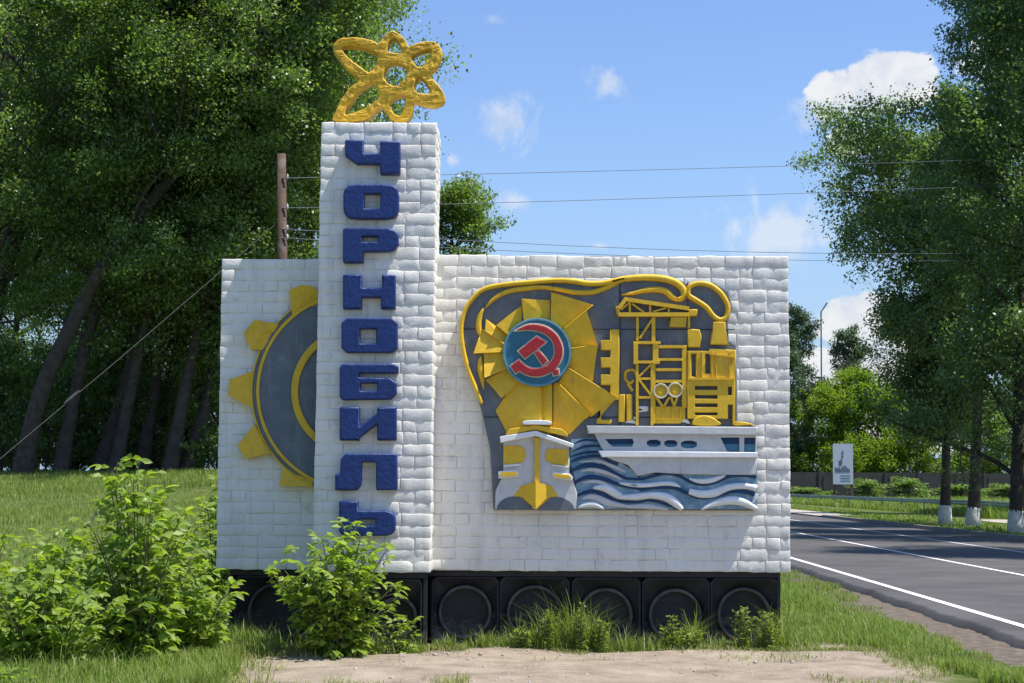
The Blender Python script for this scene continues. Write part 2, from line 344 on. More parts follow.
    c = mix(dirt, soil_g, mu.outputs['Result']); c = mix(grav, c, gcol)
    L(c, b.inputs['Base Color'])
    bp = N('ShaderNodeBump'); bp.inputs['Strength'].default_value = .8; bp.inputs['Distance'].default_value = .02
    h = mth('ADD', noise(22, 8), mth('MULTIPLY', noise(120, 3), .3)); L(h, bp.inputs['Height']); L(bp.outputs[0], b.inputs['Normal'])
    tag(mesh_np('ground', p, f, m, smooth=True), kind='structure')
mk_ground()
def strip(name, o0, o1, y0, y1, z, mt, seg=1, thick=0, kind='structure'):
    mb = MB()
    for k in range(seg):
        a = y0+(y1-y0)*k/seg; b = y0+(y1-y0)*(k+1)/seg
        pts = [RN*o0+RD*a, RN*o1+RD*a, RN*o1+RD*b, RN*o0+RD*b]
        if thick: mb.prism([Vector((p.x, p.y, z-thick)) for p in pts], [Vector((p.x, p.y, z)) for p in pts])
        else: mb.add([(p.x, p.y, z) for p in pts], [(0, 1, 2, 3)])
    o = mb.build(name, mt)
    if kind: tag(o, kind=kind)
    return o
ZR = .07
# asphalt slab with crumbling edge
def road():
    ys = np.arange(-10, 400, .12 if True else 1); ys = np.concatenate([np.arange(-10, 60, .12), np.arange(60, 420, 6)])
    r = np.random.RandomState(2); e = 4.40+.03*np.sin(ys*2.1)+.02*np.sin(ys*7.7)+r.normal(0, .010, len(ys))
    v = []; 
    for y, o in zip(ys, e):
        for oo, z in ((o-.05, -.06), (o, ZR-.015), (o+.04, ZR), (8.4, ZR+.01), (12.55, ZR)):
            q = RN*oo+RD*y; v.append((q.x, q.y, z))
    n = len(ys); i = np.arange(n*5).reshape(n, 5)
    f = np.stack([i[:-1, :-1].ravel(), i[:-1, 1:].ravel(), i[1:, 1:].ravel(), i[1:, :-1].ravel()], 1)
    tag(mesh_np('road', v, f, M['asphalt']), kind='structure')
road()
def zr(o): return ZR+.01*(o-4.44)/3.96+.005 if o < 8.4 else ZR+.01-(o-8.4)/4.15*.01+.005
for oc, wd in ((4.78, .11), (7.52, .10), (10.2, .085)):
    strip('road_marking', oc-wd/2, oc+wd/2, -10, 400, zr(oc), M['mark'])
strip('kerb', 12.5, 12.66, -5, 82, .19, M['kerb'], seg=87, thick=.25)
strip('pavement', 17.3, 19.2, -5, 76, .125, M['path'])
strip('side_path', 12.6, 14.6, 84, 300, .122, M['path'])

# ---------------------------------------------------------------- monument
Y0 = 16.5; PRO = .42; YT = Y0-PRO
mon = empty('town_entrance_monument', (0, Y0, 0), label='white brick town sign with blue letters, yellow atom and painted relief on black plinth', cat='monument')
CRS = None
def rbox_template(w, d, h, r):
    ax = lambda L, m: np.array(sorted(set([0, .3*r, r]+[r+(L-2*r)*k/(m+1) for k in range(1, m+1)]+[L-r, L-.3*r, L])))
    X = ax(w, 2 if w < .2 else 4); Z = ax(h, 1); Yy = np.array([0, .3*r, r, d])
    idx = {}; vs = []; fs = []
    def vi(i, j, k):
        key = (i, j, k)
        if key not in idx:
            idx[key] = len(vs); p = np.array([X[i], Yy[j], Z[k]])
            q = np.clip(p, [r, r, r], [w-r, 10, h-r]); dd = p-q; l = np.linalg.norm(dd)
            if l > 1e-9: p = q+dd/l*r
            vs.append(p)
        return idx[key]
    nx, ny, nz = len(X), len(Yy), len(Z)
    for i in range(nx-1):
        for k in range(nz-1): fs.append((vi(i, 0, k), vi(i+1, 0, k), vi(i+1, 0, k+1), vi(i, 0, k+1)))
        for j in range(ny-1):
            fs.append((vi(i, j, 0), vi(i, j+1, 0), vi(i+1, j+1, 0), vi(i+1, j, 0)))
            fs.append((vi(i, j, nz-1), vi(i+1, j, nz-1), vi(i+1, j+1, nz-1), vi(i, j+1, nz-1)))
    for k in range(nz-1):
        for j in range(ny-1):
            fs.append((vi(0, j, k), vi(0, j, k+1), vi(0, j+1, k+1), vi(0, j+1, k)))
            fs.append((vi(nx-1, j, k), vi(nx-1, j+1, k), vi(nx-1, j+1, k+1), vi(nx-1, j, k+1)))
    return np.array(vs), np.array(fs)
def brick_rows(width, height, ncrs, seed, full=.257):
    r = random.Random(seed); ch = height/ncrs; out = []
    for c in range(ncrs):
        x = 0.0; first = True
        style = c % 2
        while x < width-1e-4:
            if first: L = (full if style else full*.5); first = False
            else: L = full if r.random() < (.72 if style else .6) else full*.5
            L *= r.uniform(.97, 1.03)
            if width-(x+L) < full*.3: L = width-x
            out.append((x, c*ch, L, ch)); x += L
    return out
def brick_face(org, u, n, width, height, ncrs, seed, skew=0, V=None, Fc=None, depth=.13):
    """lay bricks on a vertical face; org lower-left, u along, n outward"""
    r = random.Random(seed+5); u = np.array(u, float); n = np.array(n, float); org = np.array(org, float)
    for (x, z, L, ch) in brick_rows(width, height, ncrs, seed):
        g = r.uniform(.002, .0042); jw = L-2*g; jh = ch-2*r.uniform(.0018, .004)
        rr = r.uniform(.0045, .0085)
        top = z+ch > height-.01
        if top and r.random() < .45: jh -= r.uniform(.004, .022)
        vs, fs = rbox_template(jw, depth, jh, min(rr, jh*.3)*(1.6 if top else 1))
        pr = r.uniform(-.003, .003); til = r.uniform(-.012, .012); ti2 = r.uniform(-.018, .018)
        vs[:, 1] += -pr+til*(vs[:, 0]-jw/2)*.5+ti2*(vs[:, 2]-jh/2)*.6
        vs[:, 2] += r.uniform(-.012, .012)*(vs[:, 0]-jw/2)
        vs[:, 0] += x+g; vs[:, 2] += z+((ch-jh)/2 if not top else .004)
        wv = org+vs[:, :1]*u-vs[:, 1:2]*n+np.stack([vs[:, 2]*skew, vs[:, 2]*0, vs[:, 2]], 1)
        # hand-made unevenness
        dsp = .0012*snoise(wv, 26, 11, 2)+.0019*snoise(wv, 85, 12, 2)+(.0045*np.minimum(snoise(wv, 38, 15, 3)+.35, 0))
        wv = wv+n*dsp[:, None]+np.stack([.003*snoise(wv, 45, 13, 1), dsp*0, .003*snoise(wv, 45, 14, 1)], 1)
        base = sum(len(a) for a in V); V.append(wv); Fc.append(fs+base)
def mortar(org, u, n, width, height, skew, V, Fc, back=.0075):
    u = np.array(u, float); n = np.array(n, float); org = np.array(org, float)
    nx = max(2, int(width/.02)); nz = int(height/.02)
    a, b = np.meshgrid(np.linspace(.006, width-.006, nx), np.linspace(.004, height-.006, nz))
    p = org+a.ravel()[:, None]*u+np.stack([b.ravel()*skew, b.ravel()*0, b.ravel()], 1)
    p = p-n*(back+.004*snoise(p, 30, 21, 3))[:, None]
    i = np.arange(nx*nz).reshape(nz, nx); base = sum(len(q) for q in V)
    V.append(p); Fc.append(np.stack([i[:-1, :-1].ravel(), i[:-1, 1:].ravel(), i[1:, 1:].ravel(), i[1:, :-1].ravel()], 1)+base)
def brick_block(name, x0, x1, yf, yb, z0, z1, ncrs, seed, skew=0, label=None, sides='LR'):
    V = []; Fc = []
    w_ = x1-x0; h = z1-z0
    brick_face((x0, yf, z0), (1, 0, 0), (0, -1, 0), w_, h, ncrs, seed, skew, V, Fc)
    mortar((x0, yf, z0), (1, 0, 0), (0, -1, 0), w_, h, skew, V, Fc)
    if 'R' in sides:
        brick_face((x1, yf+.125, z0), (0, 1, 0), (1, 0, 0), yb-yf-.125, h, ncrs, seed+1, skew, V, Fc)
        mortar((x1, yf+.01, z0), (0, 1, 0), (1, 0, 0), yb-yf-.01, h, skew, V, Fc)
    if 'L' in sides:
        brick_face((x0, yb, z0), (0, -1, 0), (-1, 0, 0), yb-yf-.125, h, ncrs, seed+2, skew, V, Fc)
        mortar((x0, yb, z0), (0, -1, 0), (-1, 0, 0), yb-yf-.01, h, skew, V, Fc)
    # solid core: top, back, underside
    b = sum(len(q) for q in V); sx = skew*h
    V.append(np.array([(x0+.012, yf+.012, z0+.003), (x1-.012, yf+.012, z0+.003), (x1-.012, yb, z0+.003), (x0+.012, yb, z0+.003),
                       (x0+.012+sx, yf+.012, z1-.012), (x1-.012+sx, yf+.012, z1-.012), (x1-.012+sx, yb, z1-.012), (x0+.012+sx, yb, z1-.012)]))
    Fc.append(np.array([(3, 2, 1, 0), (4, 5, 6, 7), (2, 3, 7, 6), (0, 4, 7, 3), (1, 2, 6, 5)])+b)
    o = mesh_np(name, np.concatenate(V), np.concatenate(Fc), M['white'], mon, smooth=True)
    if label: o['label'] = label
    return o
zb = P(600, 571.5, Y0).z; zt = P(620, 255.5, Y0).z
xl = P(218.5, 420, Y0).x; xr = P(790, 420, Y0).x
ztl = P(270, 258.5, Y0).z
tb0, tb1 = P(312, 565, YT).x, P(429.5, 565, YT).x
tt0, tt1 = P(320.5, 124, YT).x, P(437, 124, YT).x
ztt = P(378, 122, YT).z; ztb = P(378, 572.5, YT).z
TSK = ((tt0-tb0)+(tt1-tb1))/2/(ztt-ztb); tw = (tt1-tt0+tb1-tb0)/2
print('wall', xl, xr, zb, zt, 'tower', tb0, tb1, tt0, tt1, ztb, ztt, 'skew', TSK)
tx0 = tb0; tx1 = tb0+tw
NC = 28; chh = (zt-zb)/NC
brick_block('wall', tx1-.05, xr, Y0, Y0+.42, zb, zt, NC, 31, label='long white brick wall carrying the coloured relief', sides='R')
brick_block('wall', xl, tx0+.10, Y0, Y0+.42, zb, ztl, NC, 57, label='short white brick wall with half a gear', sides='L')
brick_block('pillar', tx0, tx1, YT, Y0+.45, ztb, ztt, round((ztt-ztb)/chh), 83, TSK)

# ---- relief helpers
class Zm:
    def __init__(s, ox, oy, w_, W): s.ox, s.oy, s.k = ox, oy, w_/W
    def __call__(s, pts): return [(s.ox+x*s.k, s.oy+y*s.k) for x, y in pts]
Z1 = Zm(440, 260, 200, 976); Z2 = Zm(600, 260, 200, 976); Z3 = Zm(470, 390, 170, 829); Z4 = Zm(590, 400, 200, 1024)
Z5 = Zm(310, 20, 150, 788); Z6 = Zm(300, 110, 150, 445); Z7 = Zm(290, 320, 170, 484); Z8 = Zm(200, 240, 140, 368)
ZE = Zm(490, 305, 100, 719); ZC = Zm(600, 275, 100, 719); ZD = Zm(660, 275, 100, 719); ZB = Zm(600, 350, 160, 1024)
def chaikin(p, it=1, r=.25):
    for _ in range(it):
        q = []
        for i in range(len(p)):
            a = p[i]; b = p[(i+1) % len(p)]
            q.append((a[0]+(b[0]-a[0])*r, a[1]+(b[1]-a[1])*r)); q.append((b[0]-(b[0]-a[0])*r, b[1]-(b[1]-a[1])*r))
        p = q
    return p
def cmr(pts, n=6):
    """open Catmull-Rom"""
    p = [pts[0]]+list(pts)+[pts[-1]]; out = []
    for i in range(1, len(p)-2):
        for k in range(n):
            t = k/n; out.append(tuple(.5*((2*p[i][j])+(-p[i-1][j]+p[i+1][j])*t+(2*p[i-1][j]-5*p[i][j]+4*p[i+1][j]-p[i+2][j])*t*t+(-p[i-1][j]+3*p[i][j]-3*p[i+1][j]+p[i+2][j])*t**3) for j in range(len(p[0]))))
    out.append(tuple(pts[-1])); return out
def flat(name, loops, t0, t1, mt, parent, plane=Y0, bevel=.007, grow=0, res=2):
    cu = bpy.data.curves.new('c', 'CURVE'); cu.dimensions = '2D'; cu.fill_mode = 'BOTH'
    for lp in loops:
        sp = cu.splines.new('POLY'); sp.points.add(len(lp)-1)
        for i, (u, v) in enumerate(lp):
            q = P(u, v, plane-t1); sp.points[i].co = (q.x, q.z, 0, 1)
        sp.use_cyclic_u = True
    hd = (t1-t0)/2; bevel = min(bevel, hd*.8)
    cu.extrude = hd-bevel; cu.bevel_depth = bevel; cu.bevel_resolution = res; cu.offset = grow-bevel
    ob = bpy.data.objects.new('c', cu); COL.objects.link(ob)
    me = bpy.data.meshes.new_from_object(ob.evaluated_get(bpy.context.evaluated_depsgraph_get()))
    bpy.data.objects.remove(ob); bpy.data.curves.remove(cu)
    n = len(me.vertices); co = np.zeros(n*3, dtype=np.float32); me.vertices.foreach_get('co', co); co = co.reshape(-1, 3)
    ym = plane-(t0+t1)/2
    out = np.stack([co[:, 0], ym-co[:, 2], co[:, 1]], 1).astype(np.float32)
    me.vertices.foreach_set('co', out.ravel()); me.update()
    me.name = name; me.materials.clear(); me.materials.append(mt)
    return link(bpy.data.objects.new(name, me), parent)
def ell(cx, cy, rx, ry=None, n=48, a0=0, a1=360):
    ry = ry or rx; full = a1-a0 >= 360; m = n if full else n+1
    return [(cx+rx*math.cos(R(a0+(a1-a0)*i/n)), cy+ry*math.sin(R(a0+(a1-a0)*i/n))) for i in range(m)]
def rect(x0, y0, x1, y1): return [(x0, y0), (x1, y0), (x1, y1), (x0, y1)]
def wedge(mb, pts, ts, tb=.03, plane=Y0):
    """polygon with its own height at each corner"""
    n = len(pts); tn = sum(ts)/n
    fr = [P(u, v, plane-tn) for u, v in pts]
    front = [Vector((p.x, plane-t, p.z)) for p, t in zip(fr, ts)]; back = [Vector((p.x, plane-tb, p.z)) for p in fr]
    c = sum(front, Vector())/n
    vs_ = front+back+[c]; fs = [[i, (i+1) % n, 2*n] for i in range(n)]+[[i, (i+1) % n, n+(i+1) % n, n+i] for i in range(n)]
    mb.add(vs_, fs)
_e = [0]
def bar(mb, a, b, wpx, t0, t1, plane=Y0):
    _e[0] = (_e[0]+1) % 7; t1 = t1+_e[0]*.0012
    dx, dy = b[0]-a[0], b[1]-a[1]; l = math.hypot(dx, dy) or 1; nx, ny = -dy/l*wpx/2, dx/l*wpx/2
    pts = [(a[0]+nx, a[1]+ny), (b[0]+nx, b[1]+ny), (b[0]-nx, b[1]-ny), (a[0]-nx, a[1]-ny)]
    fr = [P(u, v, plane-t1) for u, v in pts]; c = sum(fr, Vector())/4
    ins = [c+(p-c)*(1-min(.12, .004/max((p-c).length, .01))) for p in fr]
    base = [Vector((p.x, plane-t0, p.z)) for p in fr]; mid = [Vector((p.x, plane-t1+.004, p.z)) for p in fr]
    n = 4; mb.add(base+mid+ins, [[0, 1, 5, 4], [1, 2, 6, 5], [2, 3, 7, 6], [3, 0, 4, 7], [4, 5, 9, 8], [5, 6, 10, 9], [6, 7, 11, 10], [7, 4, 8, 11], [8, 9, 10, 11]])
def rope(mb, pts, w_, t0, t1, plane=Y0, closed=False):
    """raised band with rounded back; w_ = px widths per point"""
    if isinstance(w_, (int, float)): w_ = [w_]*len(pts)
    q = cmr([(p[0], p[1], ww) for p, ww in zip(pts, w_)], 6)
    prof = [(-1, 0), (-1, .55), (-.72, .9), (-.3, 1), (.3, 1), (.72, .9), (1, .55), (1, 0)]
    vs_ = []; m = len(prof)
    for i, (u, v, ww) in enumerate(q):
        a = q[max(i-1, 0)]; b = q[min(i+1, len(q)-1)]
        dx, dy = b[0]-a[0], b[1]-a[1]; l = math.hypot(dx, dy) or 1; nx, ny = -dy/l, dx/l
        for s, hgt in prof:
            t = t0+(t1-t0)*hgt*min(1, .35+ww/5); p = P(u+nx*ww/2*s, v+ny*ww/2*s, plane-t1)
            vs_.append((p.x, plane-t, p.z))
    fs = [[i*m+k, i*m+k+1, (i+1)*m+k+1, (i+1)*m+k] for i in range(len(q)-1) for k in range(m-1)]
    fs += [list(range(m)), [(len(q)-1)*m+k for k in range(m)][::-1]]
    mb.add(vs_, fs)

# ---- letters on the pillar (Ч О Р Н О Б И Л Ь)
T1 = .105
def letter(loops, chf=.10):
    return flat('letter', [chaikin(l, 1, chf) if len(l) > 3 else l for l in loops], -.005, T1, M['blue'], mon, plane=YT, bevel=.014, res=3)
letter([Z6([(133, 88), (188, 88), (188, 129), (237, 129), (237, 92), (297, 92), (297, 190), (237, 190), (237, 160), (168, 160), (133, 135)])], .05)
letter([chaikin(Z6([(148, 220), (275, 220), (293, 238), (293, 305), (275, 323), (148, 323), (128, 305), (128, 238)]), 1, .2), Z6(rect(190, 248, 238, 292))], .03)
letter([Z6([(127, 350), (262, 350), (280, 356), (292, 370), (292, 400), (280, 415), (262, 420), (187, 420), (187, 453), (127, 453)]), Z6(rect(184, 374, 232, 391))], .04)
letter([Z6([(127, 488), (182, 488), (182, 527), (243, 527), (243, 488), (283, 488), (283, 590), (240, 590), (240, 556), (182, 556), (182, 590), (127, 590)])], .03)
letter([Z7([(163, -6), (290, -6), (306, 8), (306, 80), (292, 93), (160, 93), (146, 80), (146, 8)]), Z7(rect(198, 25, 245, 67))], .04)
letter([Z7([(150, 125), (298, 125), (308, 132), (308, 152), (196, 151), (196, 163), (285, 165), (303, 180), (303, 210), (288, 226), (150, 228), (141, 220), (141, 134)]), Z7(rect(200, 180, 248, 202))], .05)
letter([Z7([(141, 248), (197, 248), (197, 304), (248, 266), (248, 248), (303, 248), (303, 343), (248, 343), (248, 296), (197, 336), (197, 343), (141, 343)])], .03)
letter([Z7([(158, 380), (305, 380), (305, 485), (245, 485), (245, 405), (204, 405), (202, 470), (190, 485), (128, 485), (128, 440), (142, 438), (144, 396)])], .04)
letter([Z7([(139, 516), (193, 516), (193, 543), (275, 543), (292, 550), (300, 562), (300, 598), (290, 610), (275, 615), (160, 615), (145, 610), (139, 600)]), Z7(rect(193, 568, 243, 585))], .04)

# ---- atom on top
def atom():
    def sm(p):
        q = Z5(p); n = len(q); out = []
        for i in range(n):
            a, b, c, d = q[i-1], q[i], q[(i+1) % n], q[(i+2) % n]
            for k in range(4):
                t = k/4; out.append(tuple(.5*(2*b[j]+(c[j]-a[j])*t+(2*a[j]-5*b[j]+4*c[j]-d[j])*t*t+(-a[j]+3*b[j]-3*c[j]+d[j])*t**3) for j in (0, 1)))
        return out
    outer = [(128, 120), (170, 95), (250, 92), (320, 105), (362, 122), (385, 85), (430, 58), (475, 75), (505, 112), (522, 138), (570, 118), (640, 110), (682, 135), (692, 180), (668, 240), (628, 285), (662, 325), (704, 385), (698, 432), (650, 450), (590, 442), (545, 430), (537, 480), (512, 527), (440, 527), (405, 490), (373, 455), (330, 490), (270, 527), (128, 527), (135, 480), (160, 420), (200, 365), (258, 312), (200, 260), (150, 200), (120, 150)]
    holes = [[(168, 140), (230, 136), (300, 152), (360, 182), (342, 230), (312, 275), (270, 252), (215, 208), (178, 170)], [(410, 165), (418, 108), (438, 92), (462, 112), (480, 170)], [(536, 190), (580, 163), (636, 156), (626, 192), (602, 228), (575, 250), (546, 228)],
             [(386, 290), (400, 248), (440, 221), (492, 238), (516, 270), (492, 312), (450, 346), (402, 326)], [(552, 322), (575, 296), (612, 333), (634, 372), (617, 388), (575, 384), (550, 368)], [(420, 430), (494, 390), (500, 440), (482, 492), (455, 500), (428, 472)],
             [(184, 494), (212, 430), (264, 366), (325, 326), (358, 358), (355, 418), (300, 453), (240, 483)]]
    o = flat('atom_emblem', [sm(outer)]+[sm(h) for h in holes], 0, .17, M['gold'], mon, plane=YT+.30, bevel=.012, res=3, grow=.001)
    me = o.data; import bmesh
    bm = bmesh.new(); bm.from_mesh(me); bmesh.ops.remove_doubles(bm, verts=bm.verts, dist=.0008); bmesh.ops.triangulate(bm, faces=bm.faces)
    bmesh.ops.subdivide_edges(bm, edges=[e for e in bm.edges if e.calc_length() > .07], cuts=3, use_grid_fill=True); bmesh.ops.triangulate(bm, faces=bm.faces)
    co = np.array([tuple(v.co) for v in bm.verts]); d = .0025*snoise(co, 40, 5, 2)+.002*snoise(co, 110, 6, 1); mz = co[:, 2].min()
    bm.normal_update()
    for v, q in zip(bm.verts, d): v.co += v.normal*float(q)
    bm.to_mesh(me); bm.free()
    o['label'] = 'yellow atom of three crossing oval orbits'
atom()

# ---- gear
gc = (355.5, 391.5)
def arcband(r1, r0, a0=95, a1=265, xmax=322):
    def arc(r_): al = math.degrees(math.acos((gc[0]-xmax)/r_)); return ell(*gc, r_, n=60, a0=180-al, a1=180+al)
    return arc(r1)+arc(r0)[::-1]
_al = math.degrees(math.acos((gc[0]-322)/103)); disc = ell(*gc, 103, n=80, a0=180-_al, a1=180+_al)
gear = flat('gear_relief', [disc], -.01, .065, M['grey'], mon, bevel=.01)
gear['label'] = 'half gear with slate disc and yellow rings'
flat('rim', [arcband(99.5, 96.3, 105, 255)], .06, .082, M['yellow'], gear, bevel=.005)
flat('rim', [arcband(104.6, 103.2, 105, 255)], .03, .072, M['yellow'], gear, bevel=.003)
flat('hub_ring', [arcband(64.5, 57.5, 120, 240)], .06, .095, M['yellow'], gear, bevel=.006)
for pts, ts in ((Z8([(235, 132), (268, 119), (296, 121), (314, 140), (310, 168), (275, 180), (242, 200)]), (.11, .12, .12, .11, .07, .06, .07)),
                (Z8([(145, 210), (207, 221), (190, 245), (163, 288), (133, 287), (116, 245)]), (.12, .08, .06, .07, .11, .12)),
                (Z8([(78, 368), (137, 344), (133, 390), (137, 441), (76, 409)]), (.12, .07, .06, .07, .12)),
                (Z8([(143, 484), (165, 530), (184, 560), (122, 576), (99, 540)]), (.07, .06, .08, .12, .12)),
                (Z8([(218, 594), (250, 615), (296, 628), (296, 648), (209, 646)]), (.07, .06, .07, .12, .12))):
    mb = MB(); wedge(mb, pts, ts, -.01); mb.build('tooth', M['yellow'], gear)

# ---- big relief panel
SL = .075
out_line = [(493.6, 510), (757.3, 510.5), (757.5, 427), (738, 421), (736.5, 345), (729, 341), (728, 322), (732.5, 308), (729, 292), (716, 282.5), (701, 281), (690, 284.5), (680, 280), (665, 275.5), (640, 273.5),
            (620, 277.5), (605, 283), (590, 283), (572, 280), (553, 278), (530, 280.5), (510, 283), (488, 285.5), (473, 294), (463, 309), (459.5, 328), (463, 354), (472, 383), (481, 409), (484, 422), (490, 449)]
rel = flat('relief_panel', [out_line], -.01, SL, M['grey'], mon, bevel=.01)
rel['label'] = 'slate relief panel with sunburst, plant, ship and waves'
mb = MB()
OUT = Z1([(205, 700), (180, 640), (140, 540), (112, 430), (103, 330), (122, 245), (165, 180), (222, 137), (320, 118), (430, 108), (550, 98), (640, 100), (720, 112), (790, 112), (850, 100), (900, 90)])
rope(mb, OUT+Z2([(60, 105), (110, 92), (200, 84), (300, 88), (370, 108), (408, 145), (405, 178), (380, 188)])[0:], [3.5]+[4.5]*7+[5]*3+[5.5]*3+[5.5]*2+[6, 6, 6.5, 7, 7, 7, 5, 3], SL-.01, SL+.055)
rope(mb, Z1([(222, 232), (262, 188), (330, 152), (420, 137), (500, 132), (580, 142), (660, 156), (740, 156), (800, 138), (850, 115), (890, 95)]), [1.5, 4, 5, 5, 4.5, 4.5, 5, 5, 5, 5, 4], SL-.01, SL+.045)
rope(mb, Z1([(214, 232), (196, 270), (188, 310), (192, 350), (198, 370)]), [2, 5, 6, 5, 2], SL-.01, SL+.04)
rope(mb, Z1([(198, 468), (196, 520), (204, 570), (212, 632)]), [2, 6, 5, 1.5], SL-.01, SL+.04)
rope(mb, Z2([(105, 168), (160, 160), (220, 146), (280, 142), (325, 152), (358, 182), (395, 192), (420, 180)]), [1.5, 4, 5, 6, 6, 6, 4, 2], SL-.01, SL+.045)
loop = Z2([(432, 150), (445, 124), (490, 112), (545, 124), (595, 165), (626, 225), (618, 275), (588, 290), (556, 272), (520, 228), (470, 194), (436, 172), (432, 150)])
rope(mb, loop, 5.2, SL-.01, SL+.052)
mb.build('smoke_outline', M['yellow'], rel, smooth=True)
# sunburst: folded rays
C0 = (536.9, 352.3)
def inn(pt, r=30): 
    d = (pt[0]-C0[0], pt[1]-C0[1]); l = math.hypot(*d); return (C0[0]+d[0]/l*r, C0[1]+d[1]/l*r)
def ray_(pts, ts, a=None, b=None):
    mb = MB(); wedge(mb, pts+[b or inn(pts[-1]), a or inn(pts[0])], list(ts)+[.075, .11], .03); mb.build('sun_ray', M['yellow'], rel)
ray_([(551.2, 292.8), (593, 304.5)], (.16, .10), b=Z1([(600, 340)])[0], a=Z1([(540, 300)])[0])
ray_([(586.5, 311), (592.6, 329), (597.4, 345)], (.16, .12, .09), a=Z1([(590, 345)])[0], b=Z1([(630, 430)])[0])
ray_([(597.6, 345), (595, 364), (593, 382)], (.155, .12, .09), a=Z1([(630, 430)])[0], b=Z1([(625, 530)])[0])
ray_([(618, 398.3), (604, 407), (591.2, 417)], (.15, .12, .085), a=Z1([(625, 527)])[0], b=Z1([(575, 600)])[0])
ray_([(591, 415), (584, 420), (570, 434), (552, 434)], (.15, .12, .09, .085), a=Z1([(580, 597)])[0], b=(552, 384))
ray_([(552, 434), (541, 434)], (.14, .09), a=(552, 384), b=(541, 384))
ray_([(541, 433), (507, 433), (502.5, 424), (495.5, 410.5), (505, 396.5)], (.15, .11, .10, .09, .085), a=(541, 384), b=(512, 377))
ray_([(501.5, 398.5), (494, 389), (485, 380)], (.15, .12, .085), a=(520, 380), b=(508, 368))
ray_([(484.5, 378), (484, 366), (484, 352)], (.15, .12, .085), a=(509, 368), b=(505, 353))
ray_([(473.6, 353.5), (478, 340), (482, 328.6)], (.14, .12, .09), a=(506, 352), b=(507, 336))
ray_([(485, 331), (486, 319), (496, 326)], (.13, .12, .09), a=(505, 345), b=(508, 336))
ray_([(496.3, 325.5), (509, 315), (522, 305)], (.15, .12, .09), a=(509, 336), b=(522, 323))
ray_([(521.5, 299), (536, 299.5), (550, 300)], (.15, .11, .09), a=(524, 322), b=(550, 324))
rd_ = MB()
for a_, b_ in (((618, 398.3), Z1([(628, 527)])[0]), ((591.2, 416), Z1([(578, 600)])[0]), ((597.5, 345), Z1([(636, 430)])[0]), ((593, 304.5), Z1([(605, 335)])[0]), ((541.5, 432), (541, 386))):
    rd_ = MB(); rope(rd_, [a_, ((a_[0]+b_[0])/2, (a_[1]+b_[1])/2), b_], [1.4, 1.6, 1.4], .07, .168); rd_.build('ray_ridge', M['yellow'], rel, smooth=True)
emb = flat('emblem_disc', [ell(*C0, 33.6)], .06, .165, M['disc'], rel, bevel=.012)
emb['label'] = 'round blue disc with red hammer and sickle'
flat('disc_rim', [ell(*C0, 34.2), ell(*C0, 31.8)], .12, .175, M['teal'], emb, bevel=.004)
sick = cmr(ZE([(190, 182), (250, 150), (310, 140), (390, 152), (460, 195), (508, 265), (522, 340), (500, 415), (450, 470), (385, 505), (315, 512), (250, 495), (215, 470)]), 4) + \
       ZE([(185, 490), (148, 440), (208, 393), (240, 425)]) + cmr(ZE([(262, 440), (300, 455), (355, 455), (415, 430), (458, 375), (466, 310), (445, 250), (395, 205), (330, 183), (260, 177), (190, 184)]), 4)[:-1]
ham_h = ZE([(205, 330), (335, 225), (402, 266), (252, 382)]); ham_s = ZE([(322, 342), (352, 326), (412, 400), (380, 432)]); ham_e = ZE([(448, 462), (490, 462), (496, 498), (458, 506)])
for i, lp in enumerate((sick, ham_h, ham_s, ham_e)):
    flat('outline', [lp], .155, .176+i*.002, M['cream'], emb, bevel=.003, grow=.011)
    flat(('sickle', 'hammer_head', 'hammer_shaft', 'hammer_shaft')[i], [lp], .155, .195+i*.002, M['red'], emb, bevel=.006)
# zigzag block, hook, chimneys
def yel(name, loops, t=SL+.055, t0=SL-.01, bev=.009, m='yellow'): return flat(name, loops, t0, t, M[m], rel, bevel=bev)
yel('stepped_block', [Z2([(50, 338), (95, 338), (95, 683), (50, 683), (50, 610), (5, 610), (5, 558), (50, 558), (50, 525), (5, 525), (5, 475), (50, 475), (50, 440), (5, 440), (5, 390), (50, 390)])])
yel('low_block', [Z3([(640, 60), (640, 145), (690, 145), (690, 165), (618, 165), (618, 140), (690, 60)])], SL+.03)
yel('bollard', [Z2([(97, 655), (122, 655), (122, 790), (90, 790), (90, 680)])], SL+.04)
yel('bollard', [Z2([(130, 655), (158, 655), (158, 785), (130, 785)])], SL+.04)
hook = MB(); hk = Z2([(150, 535), (128, 545), (125, 580), (148, 600), (165, 585)]); rope(hook, hk, 3.2, SL-.01, SL+.04); bar(hook, Z2([(135, 600)])[0], Z2([(160, 640)])[0], 3, SL-.01, SL+.035)
rope(hook, Z2([(152, 535), (170, 540), (178, 560)]), 3, SL-.01, SL+.04); hook.build('hook', M['yellow'], rel)
